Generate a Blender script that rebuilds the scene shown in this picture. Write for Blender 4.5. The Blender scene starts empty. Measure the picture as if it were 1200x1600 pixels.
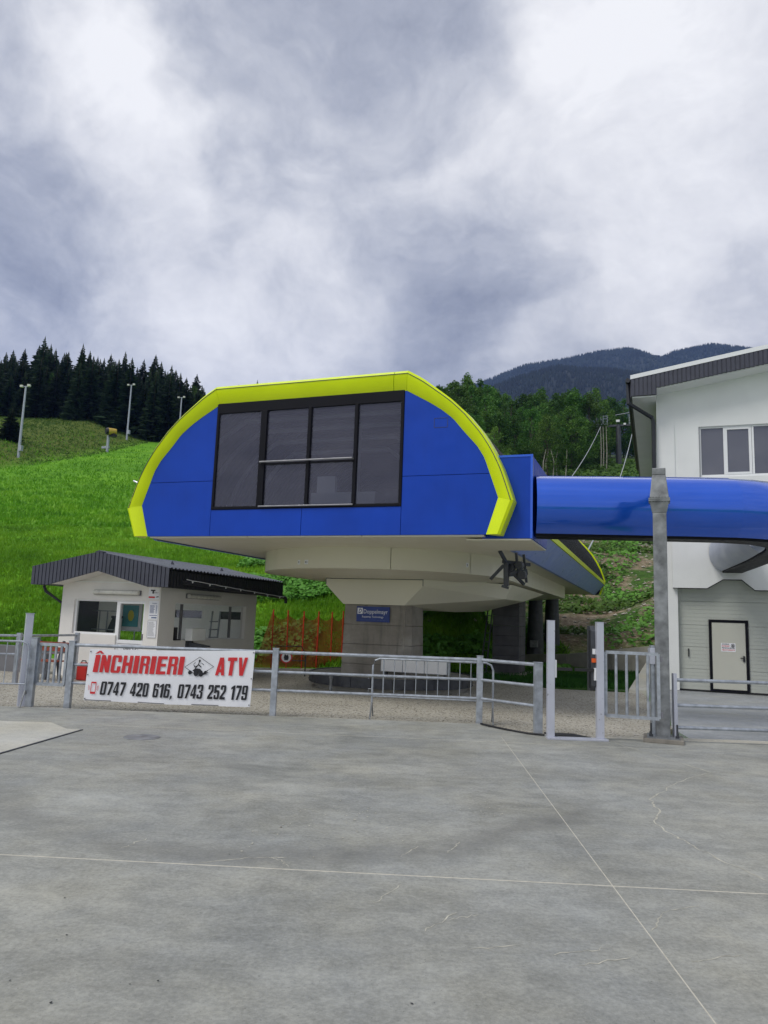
import bpy, math, random
import numpy as np
from mathutils import Vector, Matrix

S = bpy.context.scene
COL = S.collection
R = math.radians
random.seed(7)
RNG = np.random.default_rng(7)

# ------------------------------------------------------------------ camera, world, sun, exposure
YAW = R(20.3)
CY, SY = math.cos(YAW), math.sin(YAW)
cam_d = bpy.data.cameras.new('camera')
cam = bpy.data.objects.new('camera', cam_d)
COL.objects.link(cam)
S.camera = cam
cam_d.sensor_fit = 'VERTICAL'
cam_d.sensor_height = 36.0
cam_d.lens = 36.0 * 1155 / 1600
cam_d.clip_start = 0.05
cam_d.clip_end = 9000
cam.matrix_world = (Matrix.Translation((0, 0, 1.65)) @ Matrix.Rotation(YAW, 4, 'Z')
                    @ Matrix.Rotation(math.pi / 2 + R(8.23), 4, 'X') @ Matrix.Rotation(R(2.06), 4, 'Z'))
S.view_settings.view_transform = 'Standard'
S.view_settings.look = 'None'
S.view_settings.gamma = 1
S.view_settings.use_curve_mapping = False
S.view_settings.exposure = 0.26
S.render.resolution_x, S.render.resolution_y = 768, 1024
S.render.engine = 'CYCLES'
S.cycles.max_bounces = 7
S.cycles.diffuse_bounces = 5
S.cycles.glossy_bounces = 4
S.cycles.transparent_max_bounces = 16
S.cycles.volume_bounces = 0

SUN_EL, SUN_AZ = R(52), R(215)     # compass-like azimuth measured from +Y towards +X
sd = bpy.data.lights.new('sun', 'SUN')
sun = bpy.data.objects.new('sun', sd)
COL.objects.link(sun)
sd.energy = 1.5
sd.angle = R(24)
sd.color = (1.0, 0.97, 0.92)
sdir = Vector((math.sin(SUN_AZ) * math.cos(SUN_EL), math.cos(SUN_AZ) * math.cos(SUN_EL), math.sin(SUN_EL)))
sun.rotation_euler = sdir.to_track_quat('Z', 'Y').to_euler()


class NT:
    """tiny node-tree writer"""
    def __init__(s, t):
        s.t = t; s.n = t.nodes; s.l = t.links

    def new(s, typ, **kw):
        n = s.n.new(typ)
        for k, v in kw.items():
            setattr(n, k, v)
        return n

    def put(s, sock, v):
        if isinstance(v, bpy.types.NodeSocket):
            s.l.new(v, sock)
        elif v is not None:
            sock.default_value = v

    def math(s, op, a, b=None, c=None, clamp=False):
        n = s.new('ShaderNodeMath', operation=op); n.use_clamp = clamp
        s.put(n.inputs[0], a)
        if b is not None: s.put(n.inputs[1], b)
        if c is not None: s.put(n.inputs[2], c)
        return n.outputs[0]

    def vmath(s, op, a, b=None):
        n = s.new('ShaderNodeVectorMath', operation=op)
        s.put(n.inputs[0], a)
        if b is not None: s.put(n.inputs[1], b)
        return n.outputs['Value'] if op in ('DISTANCE', 'DOT_PRODUCT', 'LENGTH') else n.outputs[0]

    def scale(s, a, k):
        n = s.new('ShaderNodeVectorMath', operation='SCALE')
        s.put(n.inputs[0], a); s.put(n.inputs['Scale'], k)
        return n.outputs[0]

    def rng(s, v, a, b, c=0.0, d=1.0, smooth=False):
        n = s.new('ShaderNodeMapRange'); n.clamp = True
        if smooth: n.interpolation_type = 'SMOOTHSTEP'
        s.put(n.inputs[0], v)
        for i, x in enumerate((a, b, c, d)): n.inputs[i + 1].default_value = x
        return n.outputs[0]

    def noise(s, vec, sc, det=4.0, rough=0.5, dist=0.0, w=None):
        n = s.new('ShaderNodeTexNoise')
        if vec is not None: s.put(n.inputs['Vector'], vec)
        n.inputs['Scale'].default_value = sc
        n.inputs['Detail'].default_value = det
        n.inputs['Roughness'].default_value = rough
        n.inputs['Distortion'].default_value = dist
        return n.outputs['Fac']

    def noisec(s, vec, sc, det=3.0):
        n = s.new('ShaderNodeTexNoise')
        s.put(n.inputs['Vector'], vec); n.inputs['Scale'].default_value = sc; n.inputs['Detail'].default_value = det
        return n.outputs['Color']

    def ramp(s, fac, stops):
        n = s.new('ShaderNodeValToRGB')
        cr = n.color_ramp
        while len(cr.elements) < len(stops): cr.elements.new(0.5)
        for e, (p, c) in zip(cr.elements, stops):
            e.position = p; e.color = (*c, 1) if len(c) == 3 else c
        s.put(n.inputs[0], fac)
        return n.outputs[0]

    def mix(s, f, a, b, mode='MIX'):
        n = s.new('ShaderNodeMix', data_type='RGBA', blend_type=mode)
        s.put(n.inputs[0], f)
        s.put(n.inputs[6], (*a, 1) if isinstance(a, tuple) and len(a) == 3 else a)
        s.put(n.inputs[7], (*b, 1) if isinstance(b, tuple) and len(b) == 3 else b)
        return n.outputs[2]

    def mapping(s, vec, scale=(1, 1, 1), rot=(0, 0, 0), loc=(0, 0, 0)):
        n = s.new('ShaderNodeMapping')
        s.put(n.inputs[0], vec)
        n.inputs['Scale'].default_value = scale; n.inputs['Rotation'].default_value = rot; n.inputs['Location'].default_value = loc
        return n.outputs[0]


# ---- world: overcast sky, clouds as a function of the direction only
W = bpy.data.worlds.new('World'); S.world = W; W.use_nodes = True
t = NT(W.node_tree); t.n.clear()
sky = t.new('ShaderNodeTexSky'); sky.sky_type = 'NISHITA'; sky.sun_disc = False
sky.sun_elevation = SUN_EL; sky.sun_rotation = SUN_AZ
bg1 = t.new('ShaderNodeBackground'); t.l.new(sky.outputs[0], bg1.inputs[0]); bg1.inputs[1].default_value = 0.10
tc = t.new('ShaderNodeTexCoord')
dirv = tc.outputs['Generated']
wn = t.vmath('SUBTRACT', t.noisec(dirv, 2.6, 5.0), (0.5, 0.5, 0.5))
wn2 = t.vmath('SUBTRACT', t.noisec(dirv, 8.0, 6.0), (0.5, 0.5, 0.5))
dw = t.vmath('ADD', dirv, t.vmath('ADD', t.scale(wn, 0.36), t.scale(wn2, 0.22)))


def pdir(x, y):
    """direction of a cloud feature (azimuth/elevation read off the photograph once)"""
    m = cam.matrix_world.to_3x3()
    return (m @ Vector(((x - 600) / 1155, -(y - 800) / 1155, -1))).normalized()


acc = None
BL = [  # x, y, radius, amplitude
    (90, 30, .13, .24), (160, 170, .12, .40), (220, 270, .12, .46), (310, 370, .12, .40), (420, 470, .12, .12),
    (930, 20, .20, .34), (1130, 140, .20, .28), (970, 200, .2, .10), (940, 520, .12, .34), (1150, 490, .2, .12), (560, 210, .16, .18),
    (400, 545, .16, .26), (780, 210, .18, .18), (1060, 300, .2, .14), (130, 500, .09, .18), (560, 560, .1, .1),
    (600, 50, .24, -.24), (480, 0, .2, -.10), (700, 110, .18, -.14), (830, 470, .15, -.30), (690, 520, .12, -.20), (610, 330, .2, .14), (250, 130, .2, .08), (20, 440, .16, -.22), (20, 230, .14, -.08),
    (450, 350, .16, -.02), (300, 130, .12, -.06), (370, 250, .10, -.08), (900, 360, .2, -.06), (180, 420, .11, -.1),
]
for x, y, r_, a in BL:
    d = pdir(x, y)
    dist = t.vmath('DISTANCE', dw, tuple(d))
    f = t.rng(dist, 0.0, r_ * 1.5, a * .56, 0.0, smooth=True)
    acc = f if acc is None else t.math('ADD', acc, f)
sep = t.new('ShaderNodeSeparateXYZ'); t.l.new(dirv, sep.inputs[0])
zz = t.math('ADD', t.math('ABSOLUTE', sep.outputs[2]), 0.22)
cmb = t.new('ShaderNodeCombineXYZ')
t.put(cmb.inputs[0], t.math('DIVIDE', sep.outputs[0], zz)); t.put(cmb.inputs[1], t.math('DIVIDE', sep.outputs[1], zz))
flat = t.vmath('ADD', cmb.outputs[0], t.scale(wn, 0.5))
n1 = t.noise(flat, 1.3, 7.0, 0.55, 0.15)
n2 = t.noise(t.mapping(flat, loc=(7, 3, 0)), 3.4, 8.0, 0.62, 0.2)
n3 = t.noise(t.mapping(dw, loc=(3, 1, 5)), 6.0, 8.0, 0.60, 0.0)
val = t.math('ADD', acc, t.math('ADD', t.math('MULTIPLY', t.math('SUBTRACT', n1, 0.5), .60), t.math('ADD', t.math('MULTIPLY', t.math('SUBTRACT', n2, 0.5), 0.76), t.math('MULTIPLY', t.math('SUBTRACT', n3, 0.5), 0.55))))
val = t.math('ADD', val, 0.60)
ccol = t.ramp(val, [(0.0, (.17, .18, .225)), (0.22, (.245, .265, .325)), (0.45, (.40, .42, .48)), (0.62, (.56, .575, .62)), (0.80, (.74, .745, .77)), (1.0, (.90, .90, .91))])
bg2 = t.new('ShaderNodeBackground'); t.l.new(ccol, bg2.inputs[0]); bg2.inputs[1].default_value = 1.0
mx = t.new('ShaderNodeMixShader'); mx.inputs[0].default_value = 0.94
t.l.new(bg1.outputs[0], mx.inputs[1]); t.l.new(bg2.outputs[0], mx.inputs[2])
wo = t.new('ShaderNodeOutputWorld'); t.l.new(mx.outputs[0], wo.inputs[0])


# ------------------------------------------------------------------ materials
def new_mat(name):
    m = bpy.data.materials.new(name); m.use_nodes = True
    n = NT(m.node_tree)
    b = m.node_tree.nodes['Principled BSDF']
    return m, n, b


def tex(n, obj=False):
    c = n.new('ShaderNodeTexCoord')
    if obj: return c.outputs['Object']
    return n.new('ShaderNodeNewGeometry').outputs['Position']


def coat(m, w=1.0, r_=.05):
    b = m.node_tree.nodes['Principled BSDF']; b.inputs['Coat Weight'].default_value = w; b.inputs['Coat Roughness'].default_value = r_


def bump(n, b, h, strength=0.3, dist=0.01):
    bp = n.new('ShaderNodeBump'); bp.inputs['Strength'].default_value = strength; bp.inputs['Distance'].default_value = dist
    n.put(bp.inputs['Height'], h); n.l.new(bp.outputs[0], b.inputs['Normal'])


def paint(name, col, rough=0.35, metal=0.0, var=0.08, sc=3.0, bstr=0.0, bsc=40.0, spec=None, streak=0.0):
    m, n, b = new_mat(name)
    p = tex(n)
    f = n.noise(p, sc, 5.0, 0.6)
    dark = tuple(c * (1 - var * 1.6) for c in col); light = tuple(min(1, c * (1 + var)) for c in col)
    c_ = n.mix(n.rng(f, .3, .7), dark, light)
    if streak:
        s_ = n.noise(n.mapping(p, (9, 9, .7)), 1.0, 4.0, .6)
        c_ = n.mix(n.math('MULTIPLY', n.rng(s_, .5, .8), streak), c_, tuple(c * .45 for c in col))
    n.put(b.inputs['Base Color'], c_)
    n.put(b.inputs['Roughness'], n.rng(n.noise(p, sc * 4, 3.0), .3, .7, max(.02, rough - .08), rough + .1))
    b.inputs['Metallic'].default_value = metal
    if spec is not None: b.inputs['Specular IOR Level'].default_value = spec
    if bstr: bump(n, b, n.noise(p, bsc, 3.0), bstr)
    return m


M = {}
M['blue'] = paint('blue_panel_paint', (.0008, .050, .43), .42, var=.07, sc=1.2, spec=.22, streak=.10)
M['blue_gloss'] = paint('blue_gloss_tube', (.004, .105, .68), .17, metal=.42, var=.03, sc=1.0, spec=.6)
M['blue_skirt'] = paint('blue_skirt_sheet', (.20, .29, .70), .35, metal=.0, var=.05, sc=1.0)  # pale matt blue, the sheet's bright reflections put into the colour
M['lime'] = paint('lime_yellow_paint', (.70, .86, .0), .42, var=.04, sc=1.5, spec=.25)
M['beige'] = paint('grey_beige_cladding', (.70, .67, .54), .42, var=.02, sc=.5, spec=.4)
M['black'] = paint('black_frame', (.006, .006, .010), .5, spec=.15)
M['black_roof'] = paint('dark_ribbed_roof', (.02, .022, .028), .5)
M['chrome'] = paint('steel_rail', (.22, .22, .24), .5, metal=.3)
M['galv'] = paint('galvanised_steel', (.42, .455, .50), .42, metal=.55, var=.2, sc=9, bstr=.05)
M['galv_dull'] = paint('galvanised_dull', (.25, .262, .268), .5, metal=.35, var=.3, sc=6, bstr=.1)
M['alu'] = paint('aluminium_post', (.56, .58, .66), .35, metal=.35, var=.05)
coat(M['blue_gloss'], 1.0, .06); coat(M['lime'], .35, .2); coat(M['blue'], .15, .2)
M['white'] = paint('white_plaster', (.80, .81, .80), .8, var=.03, sc=1.3, bstr=.05, bsc=60, streak=.03)
M['kiosk_white'] = paint('kiosk_plaster', (.78, .76, .72), .85, var=.035, sc=1.5, bstr=.08, bsc=70, streak=.03)
M['pvc'] = paint('white_pvc_frame', (.82, .83, .84), .35, var=.02)
M['anthracite'] = paint('anthracite_sheet', (.055, .058, .082), .42, var=.12, sc=5)
M['dark_sheet'] = paint('dark_sheet_metal', (.028, .030, .040), .5, var=.1)  # one even dark tone for eaves, gutters and pipes
M['roof_sheet'] = paint('grey_corrugated_sheet', (.12, .13, .16), .38, metal=.2, var=.15, sc=4)
M['gate_beige'] = paint('sectional_gate', (.47, .49, .44), .42, var=.03, sc=1)
M['door_beige'] = paint('door_leaf', (.52, .52, .45), .42, var=.03, sc=1)
M['dark_steel'] = paint('dark_steel', (.07, .075, .085), .5, metal=.4, var=.2, sc=6)
M['rubber'] = paint('black_rubber', (.012, .012, .014), .6)
M['red'] = paint('red_plastic', (.50, .02, .015), .4)
M['orange'] = paint('orange_plastic', (.8, .12, .01), .45)
M['red_stake'] = paint('red_stake', (.6, .035, .01), .6)
M['rust_wood'] = paint('red_brown_wood', (.28, .06, .03), .6, var=.25, sc=12)
M['paper'] = paint('white_print', (.82, .83, .86), .6, var=.02)
M['ink'] = paint('black_ink', (.012, .013, .017), .5, var=.02)
M['ink_blue'] = paint('blue_ink', (.03, .06, .22), .5)
M['ink_grey'] = paint('grey_ink', (.16, .16, .17), .5)
M['red_ink'] = paint('red_ink', (.62, .025, .03), .5, var=.05)
M['sign_blue'] = paint('blue_sign', (.012, .04, .22), .4)
M['pale_blue_ink'] = paint('pale_blue_ink', (.10, .16, .42), .5)
M['interior'] = paint('interior_wall', (.86, .88, .86), .8, var=.04)
M['dark_block'] = paint('dark_concrete_block', (.10, .10, .105), .8, var=.2, sc=3, bstr=.1, streak=.3)
M['cable'] = paint('steel_cable', (.42, .44, .46), .5, metal=.3)
M['silver_tube'] = paint('silver_blue_sheet', (.42, .46, .56), .4, metal=.1, var=.06, sc=.6)
M['bark'] = paint('bark', (.12, .10, .08), .9, var=.3, sc=6)
M['pale_bark'] = paint('pale_bark', (.36, .34, .28), .9, var=.3, sc=6)
M['navy_plastic'] = paint('blue_plastic', (.01, .04, .4), .4)
M['snow_gun'] = paint('yellow_machine', (.55, .38, .05), .5)
M['teal'] = paint('teal_print', (.10, .38, .42), .5)
M['yellow_print'] = paint('yellow_print', (.65, .6, .05), .5)
M['lamp'] = paint('lamp_cover', (.68, .68, .62), .3)


def concrete(name, c0, c1, c2, wet=0.0, streaky=1.0):
    m, n, b = new_mat(name)
    p = n.mapping(tex(n), rot=(0, 0, -YAW + R(2.5)))
    w = n.vmath('SUBTRACT', n.noisec(p, .9, 3.0), (.5, .5, .5))
    pw = n.vmath('ADD', p, n.scale(w, .5))
    big = n.noise(pw, .55, 6.0, .62)
    band = n.noise(n.mapping(pw, (.55, 1.25, 1)), 1.0, 8.0, .68)
    fine = n.noise(p, 34, 6.0, .75)
    mid = n.noise(n.mapping(pw, (1.0, 1.35, 1)), 4.2, 8.0, .72)
    v = n.math('ADD', n.math('MULTIPLY', big, .24), n.math('ADD', n.math('MULTIPLY', band, .22), n.math('ADD', n.math('MULTIPLY', mid, .24), n.math('MULTIPLY', fine, .30))))
    col = n.ramp(v, [(.40, c0), (.50, c1), (.605, c2)])
    grime = n.noise(n.mapping(p, loc=(5, 2, 0)), 7.0, 7.0, .75)
    col = n.mix(n.math('MULTIPLY', n.rng(grime, .56, .70), .30), col, (.13, .125, .11))
    # bluish / yellowish drift of the cement
    hue = n.noise(p, .8, 4.0, .6)
    col = n.mix(n.rng(hue, .35, .7), n.mix(.4, col, (.95, .99, 1.02), 'MULTIPLY'), n.mix(.5, col, (1.08, 1.03, .86), 'MULTIPLY'))
    # fine light flecks and worn patches
    fl = n.noise(p, 95, 3.0, .6)
    patch = n.rng(n.noise(pw, 1.6, 5.0, .7), .52, .74)
    col = n.mix(n.math('MULTIPLY', n.rng(fl, .56, .70), n.math('MULTIPLY', patch, .55)), col, (.52, .50, .43))
    dk = n.noise(p, 60, 2.0, .5)
    col = n.mix(n.math('MULTIPLY', n.rng(dk, .66, .74), .45), col, (.06, .06, .06))
    # short pale scrape marks running across
    sc = n.noise(n.mapping(p, (1.6, 30, 1), rot=(0, 0, R(14))), 1.0, 3.0, .5)
    scm = n.math('MULTIPLY', n.rng(sc, .70, .76), n.rng(n.noise(p, .7, 2.0), .5, .62))
    col = n.mix(n.math('MULTIPLY', scm, .55), col, (.46, .44, .36))
    # a few dark tyre-like sweeps
    rr = n.vmath('DISTANCE', pw, (-1.2, 8.3, 0.0))
    arc = n.math('MULTIPLY', n.rng(n.math('ABSOLUTE', n.math('SUBTRACT', rr, 2.95)), 0.0, .34, 1.0, 0.0, smooth=True), n.rng(band, .30, .55))
    gate_ = n.new('ShaderNodeSeparateXYZ'); n.l.new(p, gate_.inputs[0])
    arc = n.math('MULTIPLY', arc, n.rng(gate_.outputs[1], 6.6, 7.8, 1.0, 0.0, smooth=True))
    col = n.mix(n.math('MULTIPLY', arc, .42), col, (.09, .09, .085))
    n.put(b.inputs['Base Color'], col)
    n.put(b.inputs['Roughness'], n.rng(big, .35, .65, .55 - wet, .85 - wet))
    bump(n, b, n.math('ADD', fine, n.math('MULTIPLY', fl, .5)), .35, .004)
    return m


M['concrete'] = concrete('plaza_concrete', (.175, .178, .164), (.290, .293, .272), (.43, .43, .395))
M['concrete_pale'] = concrete('pale_concrete', (.36, .355, .32), (.48, .47, .42), (.58, .565, .51), streaky=.6)
M['concrete_apron'] = concrete('apron_concrete', (.21, .225, .24), (.32, .335, .355), (.45, .465, .48), wet=.2)
M['joint'] = paint('joint_sand', (.56, .53, .44), .9, var=.12, sc=20)
M['mark'] = paint('crack_filler', (.50, .48, .40), .9, var=.25, sc=14)
M['cement_wall'] = paint('retaining_concrete', (.33, .32, .28), .85, var=.15, sc=2.5, bstr=.2, bsc=20, streak=.3)


def m_pillar():
    m, n, b = new_mat('cast_concrete')
    p = tex(n)
    f = n.noise(p, 1.4, 6, .65)
    col = n.ramp(f, [(.3, (.185, .170, .145)), (.55, (.28, .26, .225)), (.75, (.37, .35, .31))])
    s_ = n.noise(n.mapping(p, (7, 7, .5)), 1.0, 5, .65)
    col = n.mix(n.math('MULTIPLY', n.rng(s_, .52, .72), .65), col, (.10, .095, .085))
    bl = n.noise(n.mapping(p, (1, 1, 3)), 2.4, 5, .7)
    col = n.mix(n.math('MULTIPLY', n.rng(bl, .56, .75), .4), col, (.13, .12, .10))
    n.put(b.inputs['Base Color'], col); b.inputs['Roughness'].default_value = .85
    bump(n, b, n.noise(p, 30, 4, .6), .25, .006)
    return m


M['cast'] = m_pillar()


def m_gravel():
    m, n, b = new_mat('exposed_aggregate')
    p = tex(n)
    v = n.new('ShaderNodeTexVoronoi'); n.put(v.inputs['Vector'], p); v.inputs['Scale'].default_value = 42
    big = n.noise(p, .5, 5, .6)
    col = n.ramp(n.math('ADD', n.math('MULTIPLY', n.noise(p, 26, 4, .7), .55), n.math('MULTIPLY', big, .45)), [(.34, (.26, .24, .195)), (.5, (.39, .365, .30)), (.68, (.52, .49, .42))])
    n2_ = n.new('ShaderNodeSeparateColor'); n.l.new(v.outputs['Color'], n2_.inputs[0])
    col = n.mix(n.rng(n2_.outputs[0], .86, .9), col, (.07, .06, .05))
    col = n.mix(n.rng(n2_.outputs[1], .93, .96), col, (.55, .54, .50))
    n.put(b.inputs['Base Color'], col); b.inputs['Roughness'].default_value = .9
    bump(n, b, n.math('ADD', v.outputs['Distance'], n.noise(p, 60, 2)), .5, .01)
    return m


M['gravel'] = m_gravel()


def m_terrain():
    m, n, b = new_mat('hillside_ground')
    p = tex(n)
    a = n.new('ShaderNodeAttribute'); a.attribute_name = 'kind'
    sc = n.new('ShaderNodeSeparateColor'); n.l.new(a.outputs['Color'], sc.inputs[0])
    w = n.vmath('ADD', p, n.scale(n.vmath('SUBTRACT', n.noisec(p, .25, 3), (.5, .5, .5)), 3.0))
    g1 = n.noise(w, .09, 6, .62); g2 = n.noise(p, 1.1, 6, .7)
    g3 = n.noise(n.mapping(w, (.05, .22, 1), rot=(0, 0, -YAW)), 1.0, 5, .6)
    gv = n.math('ADD', n.math('MULTIPLY', g1, .35), n.math('ADD', n.math('MULTIPLY', g2, .35), n.math('MULTIPLY', g3, .30)))
    grass = n.ramp(gv, [(.36, (.062, .175, .010)), (.48, (.108, .285, .012)), (.58, (.165, .375, .016)), (.70, (.25, .45, .025))])
    mound = n.ramp(g2, [(.3, (.060, .10, .014)), (.55, (.11, .15, .025)), (.75, (.20, .20, .06))])
    r1 = n.noise(w, .45, 6, .7); r2 = n.noise(p, 3.5, 5, .75)
    soil = n.ramp(r2, [(.3, (.10, .07, .045)), (.5, (.22, .17, .11)), (.68, (.40, .34, .25))])
    weeds = n.ramp(r2, [(.3, (.022, .055, .010)), (.7, (.075, .155, .022))])
    rub = n.mix(n.rng(r1, .46, .58), soil, weeds)
    forest = n.ramp(g2, [(.3, (.018, .032, .010)), (.7, (.045, .080, .018))])
    col = n.mix(sc.outputs[1], grass, mound)
    col = n.mix(sc.outputs[0], col, rub)
    col = n.mix(sc.outputs[2], col, forest)
    n.put(b.inputs['Base Color'], col); b.inputs['Roughness'].default_value = .95
    b.inputs['Specular IOR Level'].default_value = .2
    bump(n, b, n.math('ADD', g2, n.noise(p, 6, 4)), .7, .12)
    return m


M['terrain'] = m_terrain()


def foliage(name, c0, c1, c2, sc=.8, trans=.25, rough=.6, indiv=.35):
    m, n, b = new_mat(name)
    p = tex(n)
    oi = n.new('ShaderNodeObjectInfo')
    f = n.noise(p, sc, 4, .65)
    col = n.ramp(f, [(.32, c0), (.5, c1), (.68, c2)])
    h = n.new('ShaderNodeHueSaturation'); n.put(h.inputs['Color'], col)
    n.put(h.inputs['Value'], n.rng(oi.outputs['Random'], 0, 1, 1 - indiv, 1 + indiv))
    n.put(h.inputs['Hue'], n.rng(n.math('FRACT', n.math('MULTIPLY', oi.outputs['Random'], 7.3)), 0, 1, .485, .515))
    n.put(b.inputs['Base Color'], h.outputs[0]); b.inputs['Roughness'].default_value = rough
    b.inputs['Specular IOR Level'].default_value = .25
    if trans:
        tr = n.new('ShaderNodeBsdfTranslucent'); n.put(tr.inputs[0], h.outputs[0])
        ms = n.new('ShaderNodeMixShader'); ms.inputs[0].default_value = trans
        out = m.node_tree.nodes['Material Output']
        n.l.new(b.outputs[0], ms.inputs[1]); n.l.new(tr.outputs[0], ms.inputs[2]); n.l.new(ms.outputs[0], out.inputs[0])
    return m


M['spruce'] = foliage('spruce_needles', (.012, .027, .012), (.025, .050, .021), (.046, .084, .030), 1.2, .12)
M['birch'] = foliage('birch_leaves', (.034, .095, .014), (.068, .155, .024), (.125, .245, .045), .5, .3)
M['near_spruce'] = foliage('near_mountain_spruce', (.004, .008, .007), (.007, .014, .011), (.012, .022, .015), .02, 0, indiv=0)  # kept darker so this ridge reads as less hazed
M['far_spruce_hazed'] = foliage('far_spruce_hazed', (.012, .020, .020), (.020, .032, .032), (.032, .046, .040), .02, 0, indiv=0)  # distance haze put into the colour, paler and bluer than the near ridge
M['grass_blade'] = foliage('grass_blades', (.08, .23, .012), (.145, .355, .016), (.24, .46, .03), .35, .3, indiv=0)
M['weed_leaf'] = foliage('broad_weed_leaves', (.065, .20, .025), (.12, .33, .04), (.20, .44, .09), 1.4, .3, indiv=0)
M['dull_weed'] = foliage('dull_weeds', (.035, .085, .012), (.07, .15, .02), (.13, .23, .04), 1.4, .25, indiv=0)
M['yard_grass'] = foliage('dark_lawn_grass', (.020, .070, .010), (.034, .115, .014), (.060, .160, .020), 1.5, .25, indiv=0)  # dark green range of the lawn strip
M['rock'] = paint('pale_stones', (.42, .39, .32), .9, var=.35, sc=3)


def glass(name, tint=(.02, .022, .03), see=.35, rough=.03, spec=.6, tc_=(.80, .82, .86, 1), met=0.0):
    m, n, b = new_mat(name)
    b.inputs['Base Color'].default_value = (*tint, 1); b.inputs['Roughness'].default_value = rough
    b.inputs['Specular IOR Level'].default_value = spec; b.inputs['IOR'].default_value = 1.52; b.inputs['Metallic'].default_value = met
    tr = n.new('ShaderNodeBsdfTransparent'); tr.inputs[0].default_value = tc_
    ge = n.new('ShaderNodeNewGeometry')
    cs = n.math('ABSOLUTE', n.vmath('DOT_PRODUCT', ge.outputs['Incoming'], ge.outputs['Normal']))
    fr = n.math('ADD', .04, n.math('MULTIPLY', .96, n.math('POWER', n.math('SUBTRACT', 1.0, cs), 5.0)))
    k = n.math('MULTIPLY', n.math('SUBTRACT', 1.0, fr), see)
    ms = n.new('ShaderNodeMixShader'); n.put(ms.inputs[0], k)
    out = m.node_tree.nodes['Material Output']
    n.l.new(b.outputs[0], ms.inputs[1]); n.l.new(tr.outputs[0], ms.inputs[2]); n.l.new(ms.outputs[0], out.inputs[0])
    return m


M['glass_dark'] = glass('tinted_glass', (.12, .12, .17), .62, .02, 1.0, met=.35)
M['glass_clear'] = glass('clear_glass', (.02, .03, .03), .97, .02, .7, (1, 1, 1, 1))
M['glass_bldg'] = glass('building_glass', (.16, .165, .20), .12, .02, 1.0, met=.5)


def m_net():
    m, n, b = new_mat('orange_netting')
    p = tex(n)
    b.inputs['Base Color'].default_value = (.42, .07, .02, 1); b.inputs['Roughness'].default_value = .7
    tr = n.new('ShaderNodeBsdfTransparent')
    f = n.rng(n.noise(p, 3.0, 4, .6), .3, .7, .52, .78)
    ms = n.new('ShaderNodeMixShader'); n.put(ms.inputs[0], f)
    out = m.node_tree.nodes['Material Output']
    n.l.new(tr.outputs[0], ms.inputs[1]); n.l.new(b.outputs[0], ms.inputs[2]); n.l.new(ms.outputs[0], out.inputs[0])
    return m


M['net'] = m_net()


# ------------------------------------------------------------------ mesh helpers
def frame_from(axis):
    z = Vector(axis).normalized()
    up = Vector((0, 0, 1)) if abs(z.z) < .95 else Vector((1, 0, 0))
    x = up.cross(z).normalized(); y = z.cross(x)
    return x, y, z


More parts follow.
